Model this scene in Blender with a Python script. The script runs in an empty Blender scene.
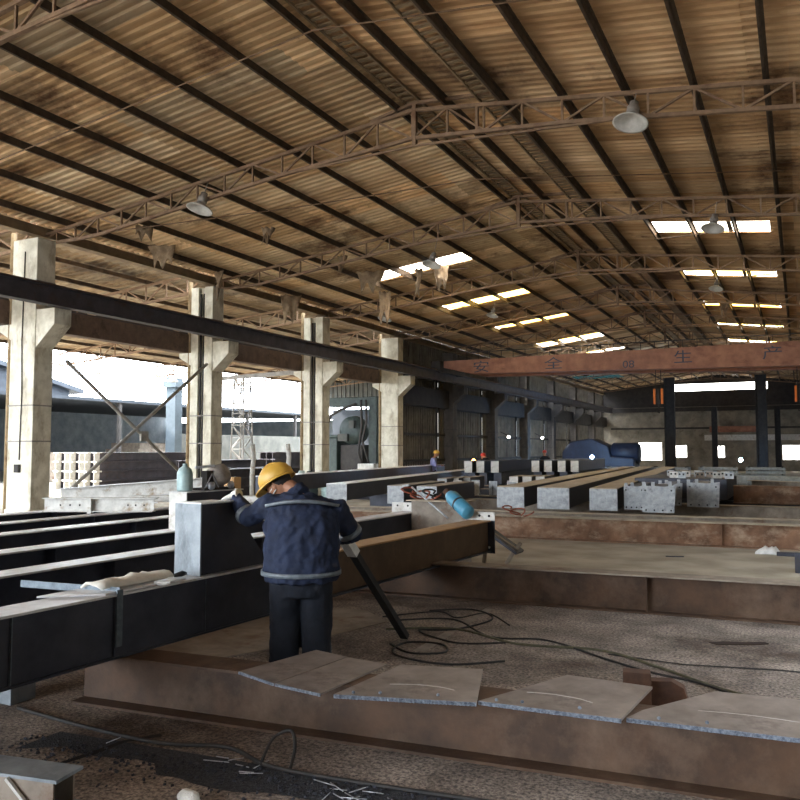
import bpy, bmesh, math, random
from mathutils import Vector, Matrix, noise
random.seed(7)
SC = bpy.context.scene
COL = SC.collection
R = math.radians

# ------------------------------------------------------------------ materials
def lin(c):
    out = []
    for v in c:
        v = v / 255.0
        out.append(v / 12.92 if v <= .04045 else ((v + .055) / 1.055) ** 2.4)
    return tuple(out) + (1.0,)

MATS = {}
def mat(name, c1, c2, scale=3.0, rough=.7, metal=0.0, bump=.0, bscale=40.0, c3=None, s3=1.2, t3=(.55, .7), stretch=(1, 1, 1), rough2=None, spec=.5, stretch3=(1, 1, 1), world=False):
    m = bpy.data.materials.new(name); m.use_nodes = True
    nt = m.node_tree; N = nt.nodes; L = nt.links
    b = N['Principled BSDF']
    b.inputs['Metallic'].default_value = metal
    b.inputs['Specular IOR Level'].default_value = spec
    if world:
        tc = N.new('ShaderNodeNewGeometry'); co = tc.outputs['Position']
    else:
        tc = N.new('ShaderNodeTexCoord'); co = tc.outputs['Object']
    mp = N.new('ShaderNodeMapping'); mp.inputs['Scale'].default_value = stretch
    L.new(co, mp.inputs['Vector'])
    n1 = N.new('ShaderNodeTexNoise'); n1.inputs['Scale'].default_value = scale; n1.inputs['Detail'].default_value = 6; n1.inputs['Roughness'].default_value = .65
    L.new(mp.outputs[0], n1.inputs['Vector'])
    r1 = N.new('ShaderNodeValToRGB'); r1.color_ramp.elements[0].position = .36; r1.color_ramp.elements[1].position = .66
    r1.color_ramp.elements[0].color = lin(c1); r1.color_ramp.elements[1].color = lin(c2)
    L.new(n1.outputs['Fac'], r1.inputs['Fac'])
    col = r1.outputs['Color']
    if c3:
        mp3 = N.new('ShaderNodeMapping'); mp3.inputs['Scale'].default_value = stretch3; mp3.inputs['Location'].default_value = (3.1, 1.7, 5.3)
        L.new(co, mp3.inputs['Vector'])
        n3 = N.new('ShaderNodeTexNoise'); n3.inputs['Scale'].default_value = s3; n3.inputs['Detail'].default_value = 8; n3.inputs['Roughness'].default_value = .7
        L.new(mp3.outputs[0], n3.inputs['Vector'])
        r3 = N.new('ShaderNodeValToRGB'); r3.color_ramp.elements[0].position = t3[0]; r3.color_ramp.elements[1].position = t3[1]
        L.new(n3.outputs['Fac'], r3.inputs['Fac'])
        mx = N.new('ShaderNodeMix'); mx.data_type = 'RGBA'
        L.new(r3.outputs['Color'], mx.inputs['Factor']); L.new(col, mx.inputs['A']); mx.inputs['B'].default_value = lin(c3)
        col = mx.outputs['Result']
    L.new(col, b.inputs['Base Color'])
    if rough2 is not None:
        mr = N.new('ShaderNodeMapRange'); mr.inputs['To Min'].default_value = rough; mr.inputs['To Max'].default_value = rough2
        L.new(n1.outputs['Fac'], mr.inputs['Value']); L.new(mr.outputs[0], b.inputs['Roughness'])
    else:
        b.inputs['Roughness'].default_value = rough
    if bump:
        nb = N.new('ShaderNodeTexNoise'); nb.inputs['Scale'].default_value = bscale; nb.inputs['Detail'].default_value = 4
        L.new(co, nb.inputs['Vector'])
        bp = N.new('ShaderNodeBump'); bp.inputs['Strength'].default_value = bump; bp.inputs['Distance'].default_value = .02
        L.new(nb.outputs['Fac'], bp.inputs['Height']); L.new(bp.outputs[0], b.inputs['Normal'])
    MATS[name] = m
    return m

def emis(name, c, s):
    m = bpy.data.materials.new(name); m.use_nodes = True
    b = m.node_tree.nodes['Principled BSDF']
    b.inputs['Base Color'].default_value = lin(c); b.inputs['Emission Color'].default_value = lin(c); b.inputs['Emission Strength'].default_value = s
    b.inputs['Roughness'].default_value = .9
    MATS[name] = m
    return m

mat('concrete_floor', (116, 107, 101), (164, 153, 144), 2.2, .92, bump=.5, bscale=60, c3=(76, 62, 52), s3=.8, t3=(.5, .68), world=True)
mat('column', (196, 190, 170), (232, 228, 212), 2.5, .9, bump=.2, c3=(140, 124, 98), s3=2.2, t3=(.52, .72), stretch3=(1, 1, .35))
mat('soot_concrete', (58, 54, 52), (84, 78, 72), 2, .9)  # darker concrete tone for the columns along the cladding
mat('downpipe', (128, 108, 78), (156, 134, 98), 5, .7, c3=(110, 78, 48), s3=4)
mat('truss', (112, 88, 66), (142, 114, 88), 4, .75, c3=(92, 56, 34), s3=3)
mat('purlin', (66, 54, 42), (90, 74, 58), 4, .85, c3=(56, 40, 28), s3=2)
mat('eave_strip', (120, 102, 78), (150, 128, 98), 3, .8)
mat('rail_beam', (54, 52, 58), (74, 70, 76), 3, .7, c3=(66, 46, 36), s3=2)
mat('brown_beam', (88, 70, 58), (112, 90, 74), 3, .8, c3=(60, 44, 36), s3=2)
mat('brace', (128, 124, 118), (160, 154, 146), 5, .6, metal=.2)
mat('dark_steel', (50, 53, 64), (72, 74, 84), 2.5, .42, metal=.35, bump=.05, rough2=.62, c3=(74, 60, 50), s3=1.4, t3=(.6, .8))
mat('flange_steel', (206, 206, 208), (234, 234, 236), 6, .38, metal=.25, c3=(196, 178, 160), s3=3, rough2=.5)  # near-white steel, sky sheen on the beam tops put into the colour
mat('brown_steel', (74, 56, 40), (96, 74, 54), 3, .6, metal=.15, c3=(52, 38, 28), s3=1.6)
mat('tan_steel', (160, 122, 78), (186, 146, 98), 5, .55, metal=.2)
mat('rust_steel', (96, 68, 48), (140, 104, 78), 2.5, .75, bump=.15, c3=(184, 160, 136), s3=2.2, t3=(.5, .78), stretch3=(1, 1, 1.6))
mat('rust_dark', (60, 43, 31), (90, 65, 46), 2.2, .7, bump=.15, c3=(120, 98, 80), s3=1.8, t3=(.48, .8))
mat('dull_beam', (120, 108, 96), (156, 144, 130), 3, .7, c3=(110, 80, 60), s3=2.5)
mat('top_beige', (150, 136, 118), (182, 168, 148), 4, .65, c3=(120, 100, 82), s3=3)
mat('end_grey', (142, 146, 150), (182, 186, 188), 9, .6, metal=.1, c3=(112, 114, 118), s3=6)
mat('end_white', (186, 184, 178), (216, 214, 208), 7, .7, c3=(150, 130, 104), s3=5)
mat('block_grey', (118, 126, 132), (150, 158, 164), 6, .55, metal=.2, c3=(94, 100, 106), s3=4, stretch3=(1, 1, .4))
mat('plate', (124, 114, 108), (160, 148, 140), 4, .5, metal=.35, rough2=.65, c3=(86, 76, 72), s3=2)
mat('cut_edge', (96, 106, 122), (160, 170, 184), 60, .4, metal=.6, bump=.8, bscale=120)
mat('chalk', (170, 162, 156), (196, 190, 184), 20, .9)
mat('crane', (128, 86, 70), (158, 110, 88), 2.5, .7, c3=(108, 66, 52), s3=1.5, stretch3=(.5, 1, 1))
mat('crane_letter', (44, 50, 70), (70, 76, 92), 4, .8)
mat('sheet_flap', (120, 100, 78), (160, 138, 110), 5, .8)
mat('lamp_grey', (120, 112, 104), (160, 150, 140), 8, .6, metal=.2)
mat('lamp_dish', (176, 174, 168), (206, 204, 198), 8, .5)
mat('wall_sheet', (88, 84, 76), (118, 112, 102), 2, .8, c3=(64, 56, 48), s3=1.3, stretch3=(1, 1, .4))
mat('wall_far', (112, 106, 96), (146, 138, 124), 1.4, .9, c3=(84, 74, 62), s3=.8)
mat('wall_concrete', (66, 68, 66), (92, 92, 88), 1.2, .9, c3=(54, 56, 56), s3=.7)
mat('dark_frame', (40, 38, 38), (58, 54, 52), 3, .8)
mat('shed_roof', (30, 36, 44), (46, 52, 60), 1.5, .8)
mat('pale_wall', (120, 128, 134), (150, 156, 160), 1.2, .9)
mat('yard', (150, 146, 138), (176, 170, 160), .6, .95)
mat('sky_column', (46, 56, 62), (60, 70, 78), 2, .8)
mat('green_machine', (34, 46, 46), (56, 70, 66), 4, .6, c3=(34, 38, 38), s3=3)
mat('blue_machine', (14, 24, 44), (24, 36, 60), 3, .5)
mat('teal_machine', (140, 164, 164), (176, 196, 194), 6, .5, metal=.1)
mat('orange', (190, 96, 30), (220, 120, 44), 4, .7)
mat('black_rubber', (24, 24, 26), (40, 40, 40), 10, .6)
mat('hose_dark', (30, 30, 30), (52, 48, 46), 10, .7)
mat('hose_olive', (70, 68, 52), (98, 94, 72), 10, .7)
mat('hose_red', (120, 60, 44), (160, 90, 66), 10, .7)
mat('gas_blue', (62, 128, 156), (88, 156, 184), 4, .4)
mat('white_rag', (206, 206, 204), (236, 236, 232), 12, .9, bump=.5)
mat('paper', (214, 210, 200), (238, 234, 224), 8, .9)
mat('ruler', (84, 94, 102), (112, 122, 130), 20, .5, metal=.5)
mat('rod', (150, 152, 158), (200, 202, 206), 20, .4, metal=.6)
mat('slag', (30, 32, 40), (58, 60, 70), 18, .8, bump=.8)
mat('grit', (26, 27, 33), (66, 66, 70), 55, .9, bump=.8, bscale=110)
mat('rust_block', (70, 48, 36), (96, 66, 48), 8, .85)
mat('floor_paint', (150, 142, 132), (120, 112, 104), 8, .9)
mat('joint', (26, 24, 24), (40, 36, 34), 8, .95)
mat('pit', (46, 26, 14), (30, 18, 10), 10, .95)
mat('jacket', (18, 28, 50), (30, 42, 70), 10, .85, bump=.3, bscale=18)
mat('trousers', (14, 19, 30), (24, 30, 42), 10, .9, bump=.3, bscale=18)
mat('reflective', (92, 100, 108), (122, 130, 136), 20, .4)
mat('helmet', (194, 148, 56), (214, 172, 78), 6, .45)
mat('skin', (150, 104, 78), (172, 124, 96), 6, .6)
mat('hair', (20, 18, 18), (32, 28, 26), 20, .7)
mat('glove', (196, 194, 186), (224, 222, 214), 14, .95, bump=.5, bscale=80)
mat('mask_white', (206, 206, 204), (228, 228, 226), 12, .9)
mat('shoe', (24, 22, 22), (38, 34, 32), 12, .7)
mat('lavender', (120, 124, 170), (146, 150, 192), 8, .9)
mat('red_helmet', (170, 44, 36), (196, 60, 48), 8, .4)
mat('turquoise', (40, 140, 140), (70, 170, 168), 6, .6)
emis('skylight_white', (255, 244, 226), 5.0)
emis('skylight_yellow', (255, 226, 130), 3.4)
emis('window_glow', (255, 253, 248), 5.0)
emis('window_dim', (214, 216, 210), .35)  # daylight in the cladding slits put in as a faint glow
emis('arc_blue', (150, 200, 255), 60.0)
emis('arc_orange', (255, 150, 80), 12.0)
emis('lamp_on', (255, 250, 235), 14.0)

def roof_material(name, a, b2, soot):
    # rusty, dusty corrugated sheet: per-sheet tone differences, streaks and soot stains
    m = mat(name, a, b2, 1.6, .85, bump=.0, world=True, stretch=(.35, 2.2, 1), c3=soot, s3=.42, t3=(.54, .66))
    nt = m.node_tree; N = nt.nodes; L = nt.links; b = N['Principled BSDF']
    old = b.inputs['Base Color'].links[0].from_socket
    g = N.new('ShaderNodeNewGeometry')
    mp = N.new('ShaderNodeMapping'); mp.inputs['Scale'].default_value = (.28, 1.1, 0)
    L.new(g.outputs['Position'], mp.inputs['Vector'])
    fl = N.new('ShaderNodeVectorMath'); fl.operation = 'FLOOR'; L.new(mp.outputs[0], fl.inputs[0])
    wn = N.new('ShaderNodeTexWhiteNoise'); wn.noise_dimensions = '3D'; L.new(fl.outputs[0], wn.inputs['Vector'])
    mr = N.new('ShaderNodeMapRange'); mr.inputs['To Min'].default_value = .68; mr.inputs['To Max'].default_value = 1.22
    L.new(wn.outputs['Value'], mr.inputs['Value'])
    mx = N.new('ShaderNodeVectorMath'); mx.operation = 'SCALE'
    L.new(old, mx.inputs[0]); L.new(mr.outputs[0], mx.inputs['Scale'])
    hs = N.new('ShaderNodeMix'); hs.data_type = 'RGBA'; hs.blend_type = 'MULTIPLY'; hs.inputs['Factor'].default_value = 1
    rr = N.new('ShaderNodeValToRGB'); rr.color_ramp.elements[0].color = (1, .82, .62, 1); rr.color_ramp.elements[1].color = (1, 1, 1, 1)
    L.new(wn.outputs['Color'], rr.inputs['Fac'])
    L.new(mx.outputs[0], hs.inputs['A']); L.new(rr.outputs['Color'], hs.inputs['B'])
    L.new(hs.outputs['Result'], b.inputs['Base Color'])
    return m
roof_material('roof_sheet', (198, 172, 136), (232, 212, 178), (116, 88, 62))
roof_material('roof_rust', (178, 148, 112), (208, 182, 146), (104, 78, 54))
roof_material('roof_grey', (138, 124, 104), (170, 154, 130), (92, 80, 66))

def floor_material():
    m = MATS['concrete_floor']; nt = m.node_tree; N = nt.nodes; L = nt.links; b = N['Principled BSDF']
    old = b.inputs['Base Color'].links[0].from_socket
    g = N.new('ShaderNodeNewGeometry')
    # gravelly speckle
    v = N.new('ShaderNodeTexNoise'); v.inputs['Scale'].default_value = 42; v.inputs['Detail'].default_value = 3; v.inputs['Roughness'].default_value = .7
    L.new(g.outputs['Position'], v.inputs['Vector'])
    r = N.new('ShaderNodeValToRGB'); r.color_ramp.elements[0].position = .38; r.color_ramp.elements[1].position = .62
    r.color_ramp.elements[0].color = (.32, .31, .32, 1); r.color_ramp.elements[1].color = (1.35, 1.3, 1.22, 1)
    L.new(v.outputs['Fac'], r.inputs['Fac'])
    mx = N.new('ShaderNodeMix'); mx.data_type = 'RGBA'; mx.blend_type = 'MULTIPLY'; mx.inputs['Factor'].default_value = 1
    L.new(old, mx.inputs['A']); L.new(r.outputs['Color'], mx.inputs['B'])
    # paler floor colour without the speckle beyond y = 10
    sx = N.new('ShaderNodeSeparateXYZ'); L.new(g.outputs['Position'], sx.inputs[0])
    nn = N.new('ShaderNodeTexNoise'); nn.inputs['Scale'].default_value = .6; L.new(g.outputs['Position'], nn.inputs['Vector'])
    ad = N.new('ShaderNodeMath'); ad.operation = 'ADD'; L.new(sx.outputs['Y'], ad.inputs[0]); L.new(nn.outputs['Fac'], ad.inputs[1])
    mr = N.new('ShaderNodeMapRange'); mr.inputs['From Min'].default_value = 9.6; mr.inputs['From Max'].default_value = 10.2
    L.new(ad.outputs[0], mr.inputs['Value'])
    n2 = N.new('ShaderNodeTexNoise'); n2.inputs['Scale'].default_value = 1.4; n2.inputs['Detail'].default_value = 6
    L.new(g.outputs['Position'], n2.inputs['Vector'])
    r2 = N.new('ShaderNodeValToRGB'); r2.color_ramp.elements[0].position = .35; r2.color_ramp.elements[1].position = .65
    r2.color_ramp.elements[0].color = lin((158, 148, 130)); r2.color_ramp.elements[1].color = lin((192, 184, 166))
    L.new(n2.outputs['Fac'], r2.inputs['Fac'])
    mx2 = N.new('ShaderNodeMix'); mx2.data_type = 'RGBA'
    L.new(mr.outputs[0], mx2.inputs['Factor']); L.new(mx.outputs['Result'], mx2.inputs['A']); L.new(r2.outputs['Color'], mx2.inputs['B'])
    L.new(mx2.outputs['Result'], b.inputs['Base Color'])
floor_material()

# ------------------------------------------------------------------ mesh builder
class MB:
    def __init__(s): s.v = []; s.f = []; s.smooth = []
    def add(s, vs, fs, sm=False):
        n = len(s.v); s.v += [Vector(p) for p in vs]
        s.f += [tuple(i + n for i in f) for f in fs]; s.smooth += [sm] * len(fs)
        return s
    def box(s, x0, x1, y0, y1, z0, z1):
        vs = [(x, y, z) for z in (z0, z1) for y in (y0, y1) for x in (x0, x1)]
        return s.add(vs, [(0, 2, 3, 1), (4, 5, 7, 6), (0, 1, 5, 4), (2, 6, 7, 3), (0, 4, 6, 2), (1, 3, 7, 5)])
    def cbox(s, c, sz, M=None):
        vs = [Vector((x * sz[0] / 2, y * sz[1] / 2, z * sz[2] / 2)) for z in (-1, 1) for y in (-1, 1) for x in (-1, 1)]
        if M is not None: vs = [M @ v for v in vs]
        return s.add([v + Vector(c) for v in vs], [(0, 2, 3, 1), (4, 5, 7, 6), (0, 1, 5, 4), (2, 6, 7, 3), (0, 4, 6, 2), (1, 3, 7, 5)])
    def bar(s, a, b, w, h=None, up=(0, 0, 1)):
        a = Vector(a); b = Vector(b); d = (b - a); l = d.length
        if l < 1e-6: return s
        d.normalize(); h = h or w
        x = d.cross(Vector(up))
        if x.length < 1e-3: x = d.cross(Vector((0, 1, 0)))
        x.normalize(); z = x.cross(d)
        M = Matrix((x, d, z)).transposed()
        return s.cbox((a + b) / 2, (w, l, h), M)
    def prism(s, prof, axis, a, b):
        # prof: 2D outline; axis 0 -> (y,z) extruded in x, 1 -> (x,z) in y, 2 -> (x,y) in z
        def P(p, t):
            return (t, p[0], p[1]) if axis == 0 else ((p[0], t, p[1]) if axis == 1 else (p[0], p[1], t))
        n = len(prof)
        vs = [P(p, a) for p in prof] + [P(p, b) for p in prof]
        fs = [tuple(range(n))[::-1], tuple(range(n, 2 * n))] + [(i, (i + 1) % n, n + (i + 1) % n, n + i) for i in range(n)]
        return s.add(vs, fs)
    def tube(s, pts, r, n=8, caps=True):
        pts = [Vector(p) for p in pts]; rs = r if isinstance(r, (list, tuple)) else [r] * len(pts)
        rings = []; prev = None
        for i, p in enumerate(pts):
            t = (pts[min(i + 1, len(pts) - 1)] - pts[max(i - 1, 0)]).normalized()
            if prev is None:
                x = t.cross(Vector((0, 0, 1)))
                if x.length < .05: x = t.cross(Vector((0, 1, 0)))
            else:
                x = prev - t * prev.dot(t)
            x.normalize(); y = t.cross(x); prev = x
            rings.append([p + (x * math.cos(2 * math.pi * k / n) + y * math.sin(2 * math.pi * k / n)) * rs[i] for k in range(n)])
        vs = [v for q in rings for v in q]; fs = []
        for i in range(len(rings) - 1):
            for k in range(n):
                a = i * n + k; b = i * n + (k + 1) % n
                fs.append((a, b, b + n, a + n))
        if caps:
            fs.append(tuple(range(n))[::-1]); fs.append(tuple(range(len(vs) - n, len(vs))))
        return s.add(vs, fs, True)
    def lathe(s, prof, c=(0, 0, 0), n=20, M=None, sx=1, sy=1):
        vs = []; fs = []
        for (r, z) in prof:
            for k in range(n):
                a = 2 * math.pi * k / n
                v = Vector((r * math.cos(a) * sx, r * math.sin(a) * sy, z))
                if M is not None: v = M @ v
                vs.append(v + Vector(c))
        for i in range(len(prof) - 1):
            for k in range(n):
                a = i * n + k; b = i * n + (k + 1) % n
                fs.append((a, b, b + n, a + n))
        fs.append(tuple(range(n))[::-1]); fs.append(tuple(range(len(vs) - n, len(vs))))
        return s.add(vs, fs, True)
    def loft(s, rings):
        # rings: lists of equal length of points
        n = len(rings[0]); vs = [v for q in rings for v in q]; fs = []
        for i in range(len(rings) - 1):
            for k in range(n):
                a = i * n + k; b = i * n + (k + 1) % n
                fs.append((a, b, b + n, a + n))
        fs.append(tuple(range(n))[::-1]); fs.append(tuple(range(len(vs) - n, len(vs))))
        return s.add(vs, fs, True)
    def build(s, name, m, parent=None, origin=(0, 0, 0), label=None, bevel=0):
        me = bpy.data.meshes.new(name)
        o = Vector(origin)
        me.from_pydata([v - o for v in s.v], [], s.f)
        me.polygons.foreach_set('use_smooth', s.smooth)
        bm = bmesh.new(); bm.from_mesh(me); bmesh.ops.recalc_face_normals(bm, faces=bm.faces); bm.to_mesh(me); bm.free()
        me.materials.append(MATS[m]); me.update()
        ob = bpy.data.objects.new(name, me); COL.objects.link(ob)
        if parent is not None: ob.parent = parent
        else: ob.location = o
        if parent is not None and origin != (0, 0, 0): ob.location = o
        if label: ob['label'] = label
        if bevel:
            b = ob.modifiers.new('edge', 'BEVEL'); b.width = bevel; b.segments = 2; b.limit_method = 'ANGLE'
        return ob

def tag(o, label, cat, group=None, kind=None):
    o['label'] = label; o['category'] = cat
    if group: o['group'] = group
    o['kind'] = kind or 'thing'
    return o
def thing(name, label, cat, loc=(0, 0, 0), rz=0, group=None):
    o = bpy.data.objects.new(name, None); COL.objects.link(o)
    o.location = loc; o.rotation_euler = (0, 0, R(rz)); o.empty_display_size = .2
    return tag(o, label, cat, group)
def struct(o): o['kind'] = 'structure'; return o
def dup(root, loc=None, rz=None, label=None, group=None):
    r = root.copy(); COL.objects.link(r)
    if loc is not None: r.location = loc
    if rz is not None: r.rotation_euler = (0, 0, R(rz))
    if label: r['label'] = label
    if group: r['group'] = group
    for ch in [c for c in bpy.data.objects if c.parent == root]:
        c = ch.copy(); COL.objects.link(c); c.parent = r
        for g in [x for x in bpy.data.objects if x.parent == ch]:
            d = g.copy(); COL.objects.link(d); d.parent = c
    return r
ORD = ['first', 'second', 'third', 'fourth', 'fifth', 'sixth', 'seventh', 'eighth', 'ninth', 'tenth', 'eleventh', 'twelfth', 'thirteenth', 'fourteenth', 'fifteenth', 'sixteenth']

# ------------------------------------------------------------------ dimensions
XC, XR, XE = -15.2, -6.15, 3.0      # column face line, ridge, right eave
ZR, SL = 8.1, .12                   # ridge height of sheet underside, slope
def rz(x): return ZR - SL * abs(x - XR)
YB, YF = -12.0, 72.0
BAYS = [0.8 + 6 * i for i in range(12)]     # truss / column stations: 0.8, 6.8, 12.8 ...

# ------------------------------------------------------------------ setting: floor
m = MB(); m.add([(-34, YB, 0), (22, YB, 0), (22, 74, 0), (-34, 74, 0)], [(0, 1, 2, 3)])
struct(m.build('floor', 'concrete_floor'))
m = MB(); m.add([(-130, -60, -.03), (-34, -60, -.03), (-34, 130, -.03), (-130, 130, -.03)], [(0, 1, 2, 3)])
struct(m.build('ground_yard', 'yard'))
m = MB(); m.add([(-130, -60, -.05), (40, -60, -.05), (40, YB, -.05), (-130, YB, -.05)], [(0, 1, 2, 3)])
struct(m.build('ground_outside', 'yard'))
# joint strips, paint
def strip(name, pts, w, mt, z=.004):
    m = MB(); L = []; 
    for i, p in enumerate(pts):
        a = Vector(pts[max(i - 1, 0)]); b = Vector(pts[min(i + 1, len(pts) - 1)]); d = (b - a).normalized(); n = Vector((-d.y, d.x))
        ww = w * (0.7 + .6 * random.random())
        L.append(((p[0] + n.x * ww / 2, p[1] + n.y * ww / 2, z), (p[0] - n.x * ww / 2, p[1] - n.y * ww / 2, z)))
    for i in range(len(L) - 1):
        m.add([L[i][0], L[i][1], L[i + 1][1], L[i + 1][0]], [(0, 1, 2, 3)])
    return struct(m.build(name, mt))
strip('floor_joint', [(-3.75, 2.9), (-3.68, 3.2), (-3.64, 3.4), (-3.62, 3.6), (-3.5, 3.78)], .05, 'joint')
strip('floor_joint', [(-1.5, 6.92), (-.9, 6.86), (-.2, 7.02), (.8, 7.1)], .05, 'joint')
strip('floor_marking', [(-2.97, 6.3), (-3.02, 7.2), (-3.07, 8.3)], .12, 'floor_paint', .003)
m = MB(); m.prism([(-.78, 7.74), (-.66, 7.84), (-.5, 7.88), (-.34, 7.98), (-.3, 7.92), (-.42, 7.82), (-.6, 7.74), (-.7, 7.68)], 2, .0, .006)
struct(m.build('floor_pit', 'pit'))

# ------------------------------------------------------------------ ceiling: corrugated sheets
def corrugated_strip(mb, x0, x1, zf, y0, y1, per=.2, dep=.032, holes=()):
    n = int(round((y1 - y0) / per))
    prof = []
    for i in range(n):
        y = y0 + i * per
        prof += [(y, 0), (y + per * .3, 0), (y + per * .42, dep), (y + per * .88, dep)]
    prof.append((y0 + n * per, 0))
    base = len(mb.v)
    vs = []; fs = []
    for (y, d) in prof: vs += [(x0, y, zf(x0) + d), (x1, y, zf(x1) + d)]
    for i in range(len(prof) - 1):
        yc = (prof[i][0] + prof[i + 1][0]) / 2
        if any(a <= yc <= b for a, b in holes): continue
        fs.append((2 * i, 2 * i + 1, 2 * i + 3, 2 * i + 2))
    mb.add(vs, fs)
SKY_R = [(21.7, 22.8), (27.9, 28.95), (34.3, 35.4), (40.6, 41.7), (46.8, 47.9)]
SKY_L = [(22.4, 23.35), (28.5, 29.5), (34.5, 35.3), (41.0, 42.4), (47.0, 48.0)]
m = MB()
lx = [(-15.7, -12.45, ()), (-12.45, -9.1, SKY_L), (-9.1, -6.15, ())]
rx = [(-6.15, -3.4, ()), (-3.4, -.55, SKY_R), (-.55, 3.4, ())]
for a, b, h in lx: corrugated_strip(m, a, b, rz, YB, YF, holes=h)
ceil = struct(m.build('ceiling', 'roof_sheet'))
m = MB()
for a, b, h in rx: corrugated_strip(m, a, b, rz, YB, YF, holes=h)
ceil2 = struct(m.build('ceiling_right', 'roof_rust'))
sm = ceil2.modifiers.new('thick', 'SOLIDIFY'); sm.thickness = .012; sm.offset = 1
sm = ceil.modifiers.new('thick', 'SOLIDIFY'); sm.thickness = .012; sm.offset = 1
# unseen baffle wall beyond the right eave, added so only steep daylight enters
m = MB(); m.box(7, 7.2, YB, 74, 0, 7.0)
struct(m.build('wall_neighbour', 'wall_concrete'))
m = MB(); m.box(-5.5, 20, YB - .2, YB, 0, 8.2); m.box(-15.6, -5.5, YB - .2, YB, 6.6, 8.2)
struct(m.build('wall_rear', 'wall_sheet'))
m = MB(); m.box(3.3, 3.5, YB, 2, 0, 7.1); m.box(3.3, 3.5, 2, 12, 4.8, 7.1); m.box(3.3, 3.5, 2, 12, 0, 1.2); m.box(3.3, 3.5, 12, 74, 0, 7.1)
struct(m.build('wall_right', 'wall_sheet'))
# skylight sheets, one thing each, framed between purlins
for side, rows, x0, x1, mt in (('far right', SKY_R, -3.4, -.55, 'skylight_white'), ('left', SKY_L, -12.45, -9.1, 'skylight_white')):
    for i, (a, b) in enumerate(rows):
        t = thing('skylight', '%s translucent skylight strip of the %s roof slope, %s from the camera' % ('glaring white' if i == 0 else 'yellowish', 'right' if side != 'left' else 'left', ORD[i]), 'skylight', ((x0 + x1) / 2, (a + b) / 2, rz((x0 + x1) / 2)), 0, 'roof skylight strips')
        n = 3
        for k in range(n):
            xa = x0 + (x1 - x0) * k / n + .04; xb = x0 + (x1 - x0) * (k + 1) / n - .04
            p = MB(); bb = b if i else b
            zo = t.location
            aa = a + .04 * k * (side == 'left')
            if i >= 3: bb = a + (b - a) * .55
            corrugated_strip(p, xa, xb, lambda x: rz(x) + .035, aa, bb, per=.2, dep=.03)
            p.build('skylight_panel', 'skylight_white' if i == 0 else 'skylight_yellow', t).location = -t.location
        p = MB()
        for k in range(1, n):
            xx = x0 + (x1 - x0) * k / n
            p.box(xx - .05, xx + .05, a, b, rz(xx) + .0, rz(xx) + .05)
        p.box(x0, x1, (a + b) / 2 - .02, (a + b) / 2 + .02, rz(x1) + .0 if 0 else min(rz(x0), rz(x1)), min(rz(x0), rz(x1)) + .02)
        p.build('glazing_bar', 'purlin', t).location = -t.location

# purlins
px_l = [-6.45, -7.65, -8.9, -10.1, -11.3, -12.5, -13.75, -15.0]
px_r = [-5.5, -4.47, -3.43, -2.39, -1.35, -.32, .72, 1.76]
def purlin(x, label, y0=YB, y1=YF, z=None, mt='purlin', top=None):
    zt = rz(x) - .012 if z is None else z
    m = MB(); s = 1 if x > XR else -1
    m.box(x - .008, x + .008, y0, y1, zt - .15, zt)
    m.box(min(x, x - s * .035), max(x, x - s * .035), y0, y1, zt - .15, zt - .142)
    m.box(min(x, x + s * .05), max(x, x + s * .05), y0, y1, zt - .01, zt)
    return tag(m.build('purlin', mt, origin=(x, y0, zt)), label, 'purlin', 'roof purlins of the main hall')
for i, x in enumerate(px_l): purlin(x, 'brown steel purlin under left roof slope, %s from the ridge' % ORD[i])
for i, x in enumerate(px_r): purlin(x, 'brown steel purlin under right roof slope, %s from the ridge' % ORD[i])
# ridge flashing: ribbed ladder-like strips either side of the ridge
for x, nm in ((-6.15, 'left'), (-4.75, 'right')):
    m = MB(); y = YB
    z = rz(x) - .03
    m.box(x - .16, x - .13, YB, YF, z - .05, z); m.box(x + .13, x + .16, YB, YF, z - .05, z)
    while y < YF:
        m.box(x - .13, x + .13, y, y + .07, z - .03, z - .005); y += .2
    tag(m.build('ridge_flashing', 'eave_strip', origin=(x, YB, z)), 'ribbed tan flashing strip running along the %s side of the ridge' % nm, 'flashing', 'ridge flashing strips')

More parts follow.
